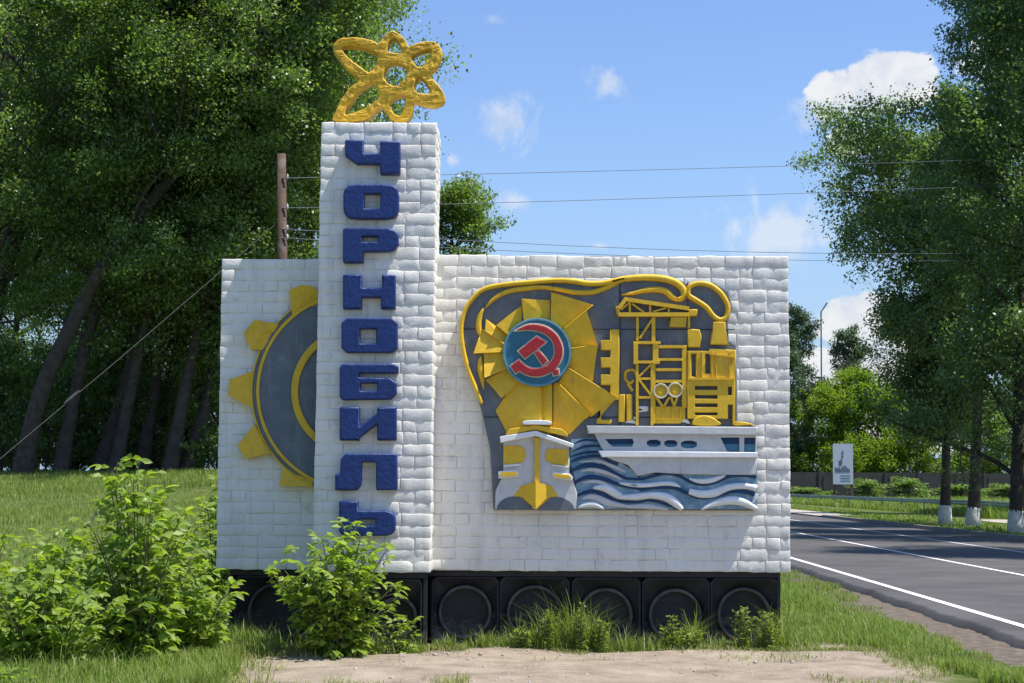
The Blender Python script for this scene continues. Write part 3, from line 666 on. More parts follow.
# portal crane
cr_ = MB(); B = lambda a, b, w_, t=SL+.05: bar(cr_, ZC([a])[0], ZC([b])[0], w_, SL-.01, t)
B((270, 300), (270, 470), 2.6); B((385, 300), (385, 475), 3.6); B((285, 455), (375, 320), 2.2); B((240, 485), (435, 485), 2.8, SL+.06); B((258, 485), (258, 640), 4.4, SL+.06); B((400, 485), (400, 640), 5.6, SL+.06)
B((240, 625), (430, 625), 2.8, SL+.06); B((268, 640), (268, 1080), 2.8); B((375, 640), (375, 1080), 2.8)
B((130, 283), (640, 283), 4.0, SL+.07); B((175, 172), (640, 240), 4.0, SL+.07); B((135, 240), (190, 168), 4.0, SL+.07); B((125, 225), (135, 280), 3.4, SL+.07)
B((215, 190), (215, 275), 2.2); B((215, 195), (150, 250), 2.0); B((230, 205), (325, 275), 2.0); B((360, 205), (362, 275), 2.2); B((380, 265), (480, 235), 1.8); B((495, 240), (495, 275), 2); B((640, 265), (640, 380), 2.4)
B((275, 735), (370, 640), 2.0); B((275, 745), (370, 745), 2.4); B((280, 750), (372, 870), 2.2); B((275, 880), (375, 880), 2.4)
cr_.build('crane', M['yellow'], rel)
yel('crane_cab', [ZC([(510, 300), (625, 300), (618, 375), (500, 372)])], SL+.055)
yel('crane_end', [ZC([(640, 245), (700, 245), (700, 295), (640, 295)])], SL+.065)
# pipes / stairs with hoops
st = MB(); B2 = lambda a, b, w_, t=SL+.045: bar(st, ZB([a])[0], ZB([b])[0], w_, SL-.01, t)
B2((370, -22), (545, -22), 3); B2((355, 60), (530, 60), 2.6); B2((355, 125), (530, 125), 2.8); B2((345, 200), (550, 200), 2.8); B2((540, -30), (540, 370), 4.6); B2((345, 60), (345, 470), 3); B2((355, -30), (350, 60), 2.4)
B2((360, 300), (400, 360), 2.6); B2((445, 300), (410, 360), 2.4); B2((455, 300), (475, 360), 2.4); B2((495, 300), (475, 360), 2.4)
st.build('ladder_frame', M['yellow'], rel)
yel('low_building', [ZB([(350, 360), (548, 360), (548, 440), (515, 470), (350, 470)])], SL+.035)
gr = MB()
for x in (408, 462, 515): bar(gr, ZB([(x, 362)])[0], ZB([(x, 440)])[0], 1.0, SL+.02, SL+.043)
bar(gr, ZB([(350, 440)])[0], ZB([(520, 440)])[0], 1.0, SL+.02, SL+.043); gr.build('grid_lines', M['yellow'], rel)
for cx, cy in ((390, 262), (482, 256)):
    c = ZB([(cx, cy)])[0]
    wh = flat('wheel', [ell(*c, 7.6, n=28), ell(*c, 6.1, n=28)], SL, SL+.065, M['cream'], rel, bevel=.004)
    flat('wheel_face', [ell(*c, 6.3, n=24)], SL, SL+.045, M['yellow'], wh, bevel=.003)
    flat('wheel_face', [ell(*c, 3.3, n=20)], SL+.04, SL+.058, M['yellow'], wh, bevel=.004)
# power plant block, tower pieces
fac_ = yel('factory', [ZB([(560, 20), (560, 5), (700, 5), (700, -10), (870, 0), (870, 185), (560, 185)]), ZB(rect(585, 25, 615, 170)), ZB(rect(675, 25, 708, 150))], SL+.055)
flat('factory_storey', [ZB([(560, 183), (865, 183), (865, 478), (850, 478), (850, 350), (820, 350), (820, 440), (560, 440)]), ZB(rect(608, 230, 752, 255)), ZB(rect(608, 288, 752, 312)), ZB(rect(608, 342, 752, 366)), ZB(rect(608, 400, 752, 418)), ZB(rect(820, 235, 845, 290))], SL-.01, SL+.065, M['yellow'], rel, bevel=.005)
fl = MB()
for x in (655, 720, 745, 832): bar(fl, ZB([(x, 10)])[0], ZB([(x, 175)])[0], 1.1, SL+.04, SL+.064)
bar(fl, ZB([(560, 185)])[0], ZB([(865, 185)])[0], 2.0, SL+.04, SL+.078); bar(fl, ZB([(700, 25)])[0], ZB([(865, 45)])[0], 1.6, SL+.04, SL+.07); fl.build('trim', M['yellow'], fac_)
yel('chimney_stack', [ZD([(385, 335), (470, 338), (472, 385), (495, 500), (360, 500), (380, 390)])], SL+.06)
yel('chimney_base', [ZD([(200, 385), (285, 392), (300, 440), (290, 520), (200, 520)])], SL+.05)
yel('dome', [chaikin(ZB([(590, 485), (590, 455), (620, 425), (680, 415), (740, 440), (795, 485)]), 2)], SL+.08)
yel('low_roof', [ZB([(862, 455), (935, 462), (1000, 478), (862, 484)])], SL+.07)
gl = MB(); rope(gl, ZB([(245, 365), (300, 375), (270, 390), (245, 395), (240, 430), (215, 435)]), [2, 5, 2, 2, 2.5, 3], SL, SL+.035); gl.build('gull', M['snow'], rel); gl = MB(); rope(gl, ZB([(165, 462), (200, 455), (240, 470)]), [1.5, 4, 2], SL, SL+.035); gl.build('gull', M['snow'], rel); gl = MB()
rope(gl, ZB([(525, 458), (550, 452), (575, 470)]), [1.5, 4, 2], SL, SL+.04)
gl.build('gull', M['snow'], rel)
# boat
bt = flat('boat', [[(603, 456), (757, 456), (757, 475), (690, 474.5), (655, 472.5), (648, 474), (638, 476), (628, 465), (615, 461)]], SL-.01, SL+.055, M['pale'], rel, bevel=.012)
bt['label'] = 'pale passenger boat relief'
flat('cabin', [[(594, 433), (757, 434.5), (757, 454), (604.5, 453)], Z4([(78, 200), (218, 198), (225, 215), (215, 238), (118, 238), (100, 225)]), Z4(chaikin(rect(292, 203, 362, 238), 1)), Z4(chaikin(rect(381, 205, 447, 240), 1)), Z4(chaikin(rect(466, 208, 548, 246), 1)), Z4([(668, 192), (766, 192), (766, 268), (705, 266)]), Z4(rect(790, 192, 848, 268))], SL-.01, SL+.06, M['pale'], bt, bevel=.006)
flat('window', [[(603, 437.5), (756, 438), (756, 444), (603, 444)]], SL-.005, SL+.014, M['navy'], bt, bevel=.002)
flat('window', [[(603, 444), (756, 444), (756, 453), (607, 453)]], SL-.005, SL+.012, M['teal'], bt, bevel=.002)
flat('roof', [[(587, 425.5), (757.5, 427), (757.5, 435), (588.5, 433.5)]], SL-.01, SL+.105, M['pale'], bt, bevel=.008)
flat('deck_rail', [[(598.5, 450.7), (757.5, 452.3), (757.5, 457.8), (602, 457.2)]], SL-.01, SL+.10, M['snow'], bt, bevel=.008)
# sea: base plate, dark troughs, white crests
sea = flat('sea_relief', [[(571, 439), (600, 437), (606, 452), (618, 461), (640, 474), (757, 473), (757, 509), (576, 509), (575, 480), (570, 462)]], SL-.01, SL+.014, M['sea'], rel, bevel=.004)
nv = MB(); RP = lambda m_, pts, w_, t=SL+.04: rope(m_, pts, [q*(1.0 if m_ is nv else 1.45) for q in w_], SL-.005, t)
RP(nv, Z3([(508, 262), (560, 243), (625, 248)]), [1, 2.4, 2]); RP(nv, Z3([(500, 300), (560, 275), (632, 272)]), [1, 2.6, 2]); RP(nv, Z3([(492, 325), (560, 305), (636, 300)]), [1, 2.4, 2])
RP(nv, Z3([(488, 352), (540, 332), (620, 322), (680, 342), (722, 362)]), [1.5, 3, 3.2, 4, 3])
RP(nv, Z3([(735, 345), (780, 365), (815, 400), (829, 425)]), [2, 5, 4, 2])
RP(nv, Z3([(488, 398), (560, 368), (640, 372), (700, 402), (765, 432)])+Z4([(200, 402), (262, 405), (330, 388), (400, 376), (465, 392), (520, 422), (580, 433), (650, 420), (705, 392), (770, 380), (853, 392)]), [2, 4, 4, 3.5, 2.6, 2.6, 2.6, 2.8, 3, 3, 2.6, 2.6, 3, 4, 5, 4])
RP(nv, Z4([(330, 368), (420, 366), (500, 372), (600, 378), (690, 378)]), [2, 2.6, 2.6, 2.2, 1.5])
RP(nv, Z3([(506, 455), (570, 425), (650, 432), (730, 462), (829, 482)])+Z4([(262, 458), (350, 446), (430, 448), (490, 472), (540, 496), (600, 502), (680, 482), (760, 465), (855, 488)]), [2.5, 4, 4, 3.4, 3, 3, 3.6, 3.6, 3.4, 2.6, 2.6, 3, 3.6, 4])
RP(nv, Z3([(526, 515), (580, 495), (640, 505), (700, 532), (760, 546), (829, 546)])+Z4([(300, 514), (360, 524), (420, 546), (458, 562)]), [2, 3.6, 3.6, 3, 2.6, 2.2, 2.6, 3, 2.4, 1.5])
nv.build('wave_trough', M['navy'], sea, smooth=True)
wv = MB()
RP(wv, Z4([(150, 426), (220, 436), (300, 436), (380, 428), (430, 432), (465, 446)]), [1.5, 3, 3.4, 3.4, 3.4, 1], SL+.05)
RP(wv, Z4([(508, 402), (560, 416), (620, 412), (670, 396), (700, 384)]), [1.5, 3.4, 4, 3, 1], SL+.05)
RP(wv, Z4([(508, 468), (570, 482), (640, 476), (710, 448), (790, 440), (855, 452)]), [4.5, 5.5, 6, 5, 4.6, 4.6], SL+.055)
RP(wv, Z3([(600, 478), (660, 478), (720, 512), (760, 530)]), [1.5, 5.5, 5.5, 2], SL+.052)
RP(wv, Z4([(145, 498), (230, 496), (320, 488), (390, 498), (440, 528), (474, 560)]), [3, 4.6, 5, 6, 6, 3], SL+.055)
RP(wv, Z4([(572, 560), (640, 530), (720, 514), (790, 524), (855, 558)]), [1.5, 4.4, 6, 5.6, 3], SL+.052)
RP(wv, Z3([(526, 574), (565, 560), (610, 560), (655, 580)]), [1.5, 3.6, 4, 1.5], SL+.052)
RP(wv, Z3([(740, 452), (790, 462), (829, 470)]), [1, 2.6, 2], SL+.05)
RP(wv, Z4([(835, 530), (848, 500), (856, 480)]), [1, 3, 3], SL+.05)
wv.build('wave_crest', M['snow'], sea, smooth=True)
lw = MB()
RP(lw, Z3([(540, 395), (600, 388), (680, 408), (740, 436)]), [1, 3, 3.4, 1.5], SL+.032); RP(lw, Z3([(545, 450), (620, 446), (700, 475)]), [1, 3, 1.5], SL+.032)
RP(lw, Z3([(545, 530), (600, 520), (680, 550), (760, 566)]), [1.5, 5, 5, 2], SL+.03); RP(lw, Z4([(180, 545), (300, 545), (400, 560)]), [2, 4, 1.5], SL+.03)
RP(lw, Z3([(530, 352), (620, 346), (690, 370), (760, 400)]), [1, 2.4, 3, 1.5], SL+.03)
lw.build('wave_slope', M['pale'], sea, smooth=True)
# ship seen from the bow
ship = flat('ship', [Z3([(163, 245), (320, 215), (485, 262), (485, 400), (503, 440), (522, 500), (520, 581), (122, 581), (125, 490), (150, 440), (163, 400)])], SL-.01, SL+.05, M['pale'], rel, bevel=.01)
ship['label'] = 'pale and yellow ship seen from its bow'
flat('bridge_roof', [Z3([(175, 212), (195, 188), (320, 170), (450, 190), (478, 216), (478, 228), (320, 192), (172, 222)])], SL-.01, SL+.115, M['yellow'], ship, bevel=.006)
flat('bulwark', [Z3([(146, 226), (320, 198), (505, 262), (505, 284), (320, 224), (148, 258)])], SL-.01, SL+.125, M['snow'], ship, bevel=.008)
flat('window', [Z3([(163, 272), (245, 270), (268, 290), (273, 325), (255, 355), (165, 366)])], SL+.03, SL+.062, M['yellow'], ship, bevel=.004)
flat('window', [Z3([(385, 283), (480, 290), (478, 372), (410, 362), (372, 345), (366, 310)])], SL+.03, SL+.062, M['yellow'], ship, bevel=.004)
flat('window_sill', [Z3([(163, 366), (250, 358), (250, 368), (163, 376)])], SL+.03, SL+.085, M['snow'], ship, bevel=.003)
flat('window_sill', [Z3([(400, 362), (480, 372), (480, 380), (400, 370)])], SL+.03, SL+.085, M['snow'], ship, bevel=.003)
for q in ([(138, 396), (225, 390), (240, 405), (232, 424), (140, 432)], [(405, 398), (488, 410), (502, 425), (500, 442), (410, 430), (398, 412)]):
    flat('fender', [Z3(q)], SL+.02, SL+.09, M['snow'], ship, bevel=.004); 
    c = (sum(a for a, _ in q)/len(q), sum(b for _, b in q)/len(q)); flat('fender_face', [Z3([(c[0]+(a-c[0])*.82, c[1]+(b-c[1])*.6) for a, b in q])], SL+.04, SL+.10, M['yellow'], ship, bevel=.003)
flat('stem_bar', [Z3([(315, 232), (340, 234), (340, 452), (315, 452)])], SL+.03, SL+.085, M['yellow'], ship, bevel=.005)
mb = MB(); wedge(mb, Z3([(170, 520), (235, 472), (320, 447), (320, 583), (300, 565), (265, 535), (225, 518)]), (.11, .12, .20, .20, .17, .13, .11), SL-.01)
wedge(mb, Z3([(320, 447), (410, 470), (470, 520), (415, 522), (375, 540), (340, 568), (320, 583)]), (.20, .12, .11, .11, .13, .17, .20), SL-.01); mb.build('bow', M['yellow'], ship)
flat('hawse_opening', [Z3(ell(218, 585, 88, 66, n=30, a0=180, a1=360))], SL+.03, SL+.058, M['grey'], ship, bevel=.003)
flat('hawse_opening', [Z3(ell(422, 588, 88, 66, n=30, a0=180, a1=360))], SL+.03, SL+.058, M['grey'], ship, bevel=.003)
flat('mast_base', [chaikin(Z3([(255, 150), (330, 146), (395, 150), (400, 172), (320, 168), (258, 170)]), 1)], SL+.03, SL+.15, M['snow'], ship, bevel=.006)
# casting joints of the panel
jt = MB()
for u in (553, 620, 688): 
    bar(jt, (u, 281 if u != 620 else 279), (u, 509), .8, SL-.01, SL+.0035)
for v in (329, 417): bar(jt, (462 if v < 400 else 484, v), (735, v+.5), .8, SL-.01, SL+.0045)
jt.build('panel_joint', M['dark'], rel)

# ---- plinth
YP = Y0+.07; YPT = YT+.06
pz1 = zb-.002
core = MB(); cx0 = P(229, 600, YP).x; cx1 = P(780.5, 600, YP).x
core.box((cx0+.02, YP+.16, -.3), (cx1-.02, Y0+.40, pz1)); core.box((tx0+.03, YPT+.16, -.3), (tx1-.03, Y0+.3, pz1-.004))
for x0_, x1_, yy in ((cx0, cx1, YP), (tx0+.03, tx1-.03, YPT)):
    core.box((x0_, yy+.012, pz1-.05), (x1_, yy+.17, pz1-.001))
core.box((cx1-.03, YP, -.3), (cx1, Y0+.38, pz1-.052)); core.box((cx0, YP, -.3), (cx0+.03, Y0+.38, pz1-.052))
core.box((tx1-.06, YPT, -.3), (tx1-.03, Y0+.2, pz1-.053)); core.box((tx0+.03, YPT, -.3), (tx0+.06, Y0+.2, pz1-.053))
core.build('plinth', M['black'], mon)
def panel(x0, x1, yf, z0, z1):
    x0 += rs.uniform(.003, .009); x1 -= rs.uniform(.003, .009); yf += rs.uniform(-.006, .008)
    mb = MB(); n = 48; cx, cz = (x0+x1)/2+rs.uniform(-.012, .012), (z0+z1)/2+rs.uniform(-.012, .015); r = min(x1-x0, z1-z0)*rs.uniform(.35, .375)
    def sq(k, ins):
        a = 2*math.pi*(k+.5)/n-math.pi*3/4; c, s = math.cos(a), math.sin(a); m = max(abs(c), abs(s)); return (cx+c/m*((x1-x0)/2-ins), (z0+z1)/2+s/m*((z1-z0)/2-ins))
    rings = []
    rings.append([(p[0], yf+.15, p[1]) for p in (sq(k, 0) for k in range(n))])
    rings.append([(p[0], yf+.004, p[1]) for p in (sq(k, 0) for k in range(n))])
    rings.append([(p[0], yf, p[1]) for p in (sq(k, .006) for k in range(n))])
    rings.append([(p[0], yf, p[1]) for p in (sq(k, .014) for k in range(n))])
    def ci(k, rr): a = 2*math.pi*(k+.5)/n-math.pi*3/4; return (cx+math.cos(a)*rr, cz+math.sin(a)*rr)
    rings.append([(p[0], yf+.085, p[1]) for p in (ci(k, r+.02) for k in range(n))])
    vs_ = [p for rg in rings for p in rg]
    fs = [[i*n+k, i*n+(k+1) % n, (i+1)*n+(k+1) % n, (i+1)*n+k] for i in range(len(rings)-1) for k in range(n)]
    mb.add(vs_, fs); pn = mb.build('plinth_panel', M['black'], mon)
    rg = MB(); prof = [(r+.022, .09), (r+.017, .05), (r+.006, .042), (r-.006, .05), (r-.010, .07), (r-.014, .19), (0.001, .195)]
    vs_ = []; 
    for rr, d in prof:
        for k in range(n): p = ci(k, rr); vs_.append((p[0], yf+d, p[1]))
    fs = [[i*n+k, i*n+(k+1) % n, (i+1)*n+(k+1) % n, (i+1)*n+k] for i in range(len(prof)-1) for k in range(n)]
    rg.add(vs_, fs); rg.build('ring', M['blackring'], pn, smooth=False)
pxs = [P(u, 600, YP).x for u in (430, 499, 570, 640, 709, 779)]
for a, b in zip(pxs[:-1], pxs[1:]): panel(a, b, YP, -.06, pz1-.055)
wx = (tx1-tx0-.12)/2
for k in range(2): panel(tx0+.06+k*wx, tx0+.06+(k+1)*wx, YPT, -.06, pz1-.055)
panel(cx0+.03, tx0+.02, YP, -.06, pz1-.055)

# ---------------------------------------------------------------- utility pole and wires
PY = 40.0
pb = P(281, 420, PY); ptop = P(281.5, 154, PY); gzp = float(gz(pb.x, PY))
pole = empty('utility_pole', (pb.x, PY, gzp), label='weathered brown wooden utility pole rising behind the left end of the wall', cat='pole')
mb = MB(); mb.tube([(pb.x, PY, gzp-.3), (pb.x+.01, PY, (gzp+ptop.z)/2), (ptop.x, PY, ptop.z)], [.13, .115, .098], n=12); mb.build('pole', M['wood'], pole, smooth=True)
ATT = []
for v in (178, 208, 229, 238):
    q = P(287.5, v, PY-.1); ATT.append(q); mb = MB(); mb.tube([q+Vector((-.12, 0, 0)), q+Vector((-.02, 0, 0)), q], [.012, .012, .012], n=6); br = mb.build('insulator_bracket', M['wire'], pole)
    mb = MB(); mb.tube([q+Vector((0, 0, -.03)), q+Vector((0, 0, .01)), q+Vector((0, 0, .06)), q+Vector((0, 0, .09))], [.008, .02, .018, .008], n=10); mb.build('insulator', M['lime'], br, smooth=True)
def wire(a, b, sag, r, label, cat='wire', m='wire', group=None, n=40):
    a = Vector(a); b = Vector(b); pts = [a.lerp(b, i/n)-Vector((0, 0, sag*4*(i/n)*(1-i/n))) for i in range(n+1)]
    mb = MB(); mb.tube(pts, r, n=6); o = mb.build('overhead_wire', M[m]); tag(o, label, cat, group); return o
# far pole lies outside the picture on the right
EY = 62.0
ends = [P(1290, 147, EY), P(1290, 171, EY), P(1290, 238, EY), P(1290, 247, EY)]
for i, (a, b) in enumerate(zip(ATT, ends)):
    wire(a, b, (.10, .12, .55, .50)[i], .0075, ('highest thin overhead wire crossing the blue sky', 'second overhead wire from the top, rising slightly to the right across the sky', 'third overhead wire from the top, just above the long wall', 'lowest overhead wire, partly hidden behind the top of the long wall')[i], group='overhead wires strung across the sky')
ep = P(1290, 200, EY); fp = empty('utility_pole', (ep.x, EY+.1, 0), label='wooden utility pole beyond the right edge that carries the wires', cat='pole')
mb = MB(); mb.tube([(ep.x, EY+.12, -.3), (ep.x, EY+.12, ends[0].z+.5)], [.14, .10], n=10); mb.build('pole', M['wood'], fp, smooth=True)
ga = P(277, 223, PY); gb = P(-60, 500, 31); gb.z = float(gz(gb.x, gb.y))
d0 = P(0, 458, 33.5)
mb = MB(); a = ga; b = d0+(d0-ga)*.25; mb.tube([a, a.lerp(b, .5)-Vector((0, 0, .04)), b], .007, n=6)
guy = empty('guy_wire', tuple(b), label='taut grey guy cable slanting from the wooden pole down to the lower left', cat='cable'); mb.build('cable', M['guy'], guy)
c1, c2 = a.lerp(b, .60), a.lerp(b, .64); mb = MB(); mb.tube([c1, c1.lerp(c2, .3), c1.lerp(c2, .7), c2], [.015, .03, .03, .015], n=8); mb.build('strain_insulator', M['guy'], guy)
mb = MB(); e = b+(b-a).normalized()*.3; mb.tube([b, e, Vector((e.x, e.y, float(gz(e.x, e.y))-.2))], .03, n=6); mb.build('ground_anchor', M['guy'], guy)

# ---------------------------------------------------------------- trees
def unit(v): return v/np.maximum(np.linalg.norm(v, axis=-1, keepdims=True), 1e-9)
def leaves(cent, size, r, up=.95, aspect=.62, jit=.35):
    n = len(cent); d = unit(r.normal(size=(n, 3))+[0, 0, -.25]); nn = unit(r.normal(size=(n, 3))+[0, 0, up*2]); s = unit(np.cross(d, nn)); nn = np.cross(s, d)
    L = size*(1-jit+2*jit*r.rand(n))[:, None]; W = L*aspect*.5
    v = np.stack([cent-d*L*.5, cent-d*L*.05+s*W+nn*L*.10, cent+d*L*.5-nn*L*.05, cent-d*L*.05-s*W+nn*L*.10], 1).reshape(-1, 3)
    return v, np.arange(n*4).reshape(n, 4)
def tree_mesh(seed, trunk, rad, crown_lo, spread, nl=26, nsub=8, clump=.55, perclump=34, leaf=.10, tips=3, upb=.5, droop=.0, prof=None, sidebias=None, limb_r=.32, maxclumps=None):
    """trunk: list of Vector; returns wood MB and leaf arrays"""
    r = np.random.RandomState(seed); mb = MB(); path = [Vector(p) for p in cmr([tuple(p) for p in trunk], 5)]; n = len(path)
    rads = [rad*(1-.88*(i/(n-1))**1.1) + (rad*.35*max(0, 1-i/3)) for i in range(n)]
    mb.tube(path, rads, n=10)
    cl = []
    H = path[-1].z-path[0].z
    for i in range(nl):
        t = crown_lo+(1-crown_lo)*((i+r.rand()*.8)/nl)
        k = min(int(t*(n-1)), n-2); p0 = path[k].lerp(path[k+1], t*(n-1)-k)
        rel_ = (t-crown_lo)/(1-crown_lo); pf = prof(rel_) if prof else (math.sin(math.pi*(.16+.78*rel_))**.8)
        L = spread*pf*r.uniform(.65, 1.2)
        az = i*2.4+r.uniform(-.6, .6); d = Vector((math.cos(az), math.sin(az), upb+.5*rel_+r.uniform(-.25, .25)))
        if sidebias is not None: d += Vector(sidebias)*r.rand()
        d.normalize(); pts = [p0]; cur = p0.copy(); m = 6
        for j in range(m):
            d = (d+Vector(r.normal(0, .16, 3).tolist())+Vector((0, 0, .06-droop*j*.12))).normalized(); cur = cur+d*L/m; pts.append(cur.copy())
        r0 = max(.03, rads[k]*r.uniform(.28, .5)*limb_r/.32)
        mb.tube(pts, [r0*(1-.8*j/m) for j in range(m+1)], n=6, cap=False)
        for s in range(nsub):
            tt = .25+.75*(s+r.rand())/nsub; kk = min(int(tt*m), m-1); q0 = pts[kk].lerp(pts[kk+1], tt*m-kk)
            d2 = (Vector(r.normal(0, 1, 3).tolist())+d*.9+Vector((0, 0, .25-droop))).normalized(); l2 = L*.38*r.uniform(.6, 1.2)*(1.15-.5*tt)+.3
            q = [q0]; c2 = q0.copy()
            for j in range(3): d2 = (d2+Vector(r.normal(0, .2, 3).tolist())-Vector((0, 0, droop*.5))).normalized(); c2 = c2+d2*l2/3; q.append(c2.copy())
            rb = r0*.3*(1-.4*tt); mb.tube(q, [rb, rb*.7, rb*.45, rb*.2], n=4, cap=False)
            for j in range(tips): cl.append(q[0].lerp(q[-1], .35+.75*(j+r.rand()*.6)/tips))
        cl.append(pts[-1])
    C = np.array([tuple(c) for c in cl])
    if maxclumps and len(C) > maxclumps: C = C[r.permutation(len(C))[:maxclumps]]
    reps = r.poisson(perclump, len(C)); idx = np.repeat(np.arange(len(C)), reps)
    sz = clump*(.6+.8*r.rand(len(C)))
    off = r.normal(size=(len(idx), 3)); off = unit(off)*(r.rand(len(idx), 1)**.45)
    cent = C[idx]+off*sz[idx][:, None]*[1, 1, .62]-np.array([0, 0, 1.])*droop*.5*(r.rand(len(idx), 1))
    return mb, leaves(cent, leaf, r)
def place_tree(name, proto, loc, label, cat='tree', group=None, rz=0, sc_=1, mats=('bark', 'leaf_dark')):
    root = empty(name, loc, label=label, cat=cat, group=group)
    tr = bpy.data.objects.new('trunk', proto[0]); COL.objects.link(tr); tr.parent = root
    cr2 = bpy.data.objects.new('crown', proto[1]); COL.objects.link(cr2); cr2.parent = root
    root.rotation_euler.z = rz; root.scale = (sc_, sc_, sc_) if isinstance(sc_, (int, float)) else sc_
    return root
def make_proto(seed, mats, **k):
    mb, (lv, lf) = tree_mesh(seed, **k)
    me = bpy.data.meshes.new('trunk'); me.from_pydata(mb.v, [], mb.f); me.update(); me.polygons.foreach_set('use_smooth', [True]*len(me.polygons)); me.materials.append(M[mats[0]])
    o = mesh_np('crown', lv, lf, M[mats[1]]); cm = o.data; bpy.data.objects.remove(o)
    return me, cm
V = Vector
# left grove
protoA = make_proto(101, ('bark', 'leaf_dark'), trunk=[V((0, 0, -.3)), V((.6, 0, 4)), V((1.8, .3, 9)), V((3.0, .2, 14)), V((3.6, 0, 20))], rad=.23, crown_lo=.30, spread=5.2, nl=36, nsub=9, clump=.62, perclump=62, leaf=.105, tips=3)
protoB = make_proto(102, ('bark', 'leaf_dark'), trunk=[V((0, 0, -.3)), V((.9, .2, 3)), V((1.7, .2, 7)), V((2.1, -.3, 12)), V((2.6, 0, 18))], rad=.20, crown_lo=.28, spread=4.8, nl=34, nsub=9, clump=.6, perclump=62, leaf=.10, tips=3)
protoC = make_proto(103, ('bark', 'leaf_dark'), trunk=[V((0, 0, -.3)), V((.55, .2, 3)), V((1.5, .2, 7)), V((1.9, .3, 10)), V((2.2, 0, 15))], rad=.18, crown_lo=.26, spread=4.2, nl=30, nsub=9, clump=.6, perclump=62, leaf=.10, tips=3)
# the big leaning tree, trunk following its real bends
LY = 46.0
def lp(u, v, Y=LY): return P(u, v, Y)
lb = lp(20, 474); lz = float(gz(lb.x, LY))
lead = [V((0, 0, -.3))]+[lp(u, v)-V((lb.x, LY, lz)) for u, v in ((40, 396), (73, 323), (112, 252), (176, 171), (222, 122), (265, 86), (308, 34), (345, -40), (370, -130))]
protoL = make_proto(104, ('bark', 'leaf_dark'), trunk=lead, rad=.24, crown_lo=.30, spread=4.6, nl=34, nsub=9, clump=.6, perclump=62, leaf=.10, tips=3)
GL = 'tall leaning poplars of the grove behind the left lawn'
place_tree('poplar_tree', protoL, (lb.x, LY, lz), 'big poplar whose long bare trunk leans far to the right across the grove', group=GL)
spots = [(62, 52, 'A', 0, 1.0, 'poplar at the far left of the grove, next right of the big leaning one'), (95, 48.5, 'B', .2, 1.0, 'slim dark trunk leaning right, behind the left shrub top'),
         (128, 54, 'A', -.2, .95, 'straight dark poplar trunk near the middle of the grove'), (152, 50, 'C', .1, 1.15, 'dark poplar trunk right of the middle of the grove'),
         (182, 48, 'B', -.1, .95, 'leaning poplar trunk close to the left wall end'), (184, 53, 'C', .3, 1.15, 'poplar trunk just left of the wall edge'),
         (224, 51, 'C', 1.2, 1.15, 'poplar standing behind the short gear wall'), (258, 56, 'C', .4, 1.2, 'poplar with its crown behind the atom'),
         (326, 52, 'C', 2.8, 1.08, 'poplar behind the pillar, its crown reaching past the atom on the right'),
         (58, 47, 'C', .2, 1.0, 'thin dark trunk close beside the big leaning poplar'), (112, 47.5, 'C', -.2, 1.0, 'thin leaning trunk seen above the tip of the tallest shrub'), (140, 48.5, 'C', .5, 1.0, 'thin trunk just right of the tallest shrub tip'), (167, 47.5, 'C', 0, 1.05, 'slim leaning trunk in front of the darker trunks near the wall'),
         (-35, 50, 'A', .3, 1.05, 'poplar cut by the left edge of the picture'), (-80, 47, 'B', 0, 1.0, 'poplar just outside the left edge')]
for u, Y, k, rz, s, lab in spots:
    x = P(u, 470, Y).x; place_tree('poplar_tree', {'A': protoA, 'B': protoB, 'C': protoC}[k], (x, Y, float(gz(x, Y))), lab, group=GL, rz=rz, sc_=s)
r_ = random.Random(5)
for i in range(11):
    u = -60+i*42+r_.uniform(-10, 10); Y = r_.uniform(60, 74); x = P(u, 470, Y).x
    if u > 200: continue
    place_tree('background_poplar', (protoA, protoB, protoC)[i % 3], (x, Y, float(gz(x, Y))), 'poplar deep in the grove, hidden among the others', group='poplars deep in the left grove', rz=r_.uniform(-.8, .8), sc_=r_.uniform(.9, 1.1))
# rounder tree right of the pillar
protoR = make_proto(110, ('bark', 'leaf_dark'), trunk=[V((0, 0, -.3)), V((.1, 0, 3)), V((-.2, .1, 6)), V((0, 0, 9.3))], rad=.2, crown_lo=.25, spread=2.75, nl=30, nsub=8, clump=.5, perclump=62, leaf=.10, tips=3)
x = P(452, 470, 58).x; place_tree('round_tree', protoR, (x, 58, float(gz(x, 58))), 'round green tree crown showing between the pillar and the long wall', sc_=1.04)
# understorey
protoU = make_proto(120, ('bark', 'leaf_dark'), trunk=[V((0, 0, -.2)), V((.1, 0, .8)), V((.1, .1, 1.6)), V((0, 0, 2.4))], rad=.05, crown_lo=.05, spread=1.5, nl=16, nsub=5, clump=.35, perclump=30, leaf=.10, tips=2)
for i in range(20):
    u = -20+i*12.5+r_.uniform(-6, 6); Y = r_.uniform(47.5, 58); x = P(u, 470, Y).x
    place_tree('understorey_bush', protoU, (x, Y, float(gz(x, Y))), 'low dark bush between the trunks of the grove', cat='bush', group='low bushes under the grove', rz=r_.uniform(0, 6), sc_=r_.uniform(.7, 1.5))

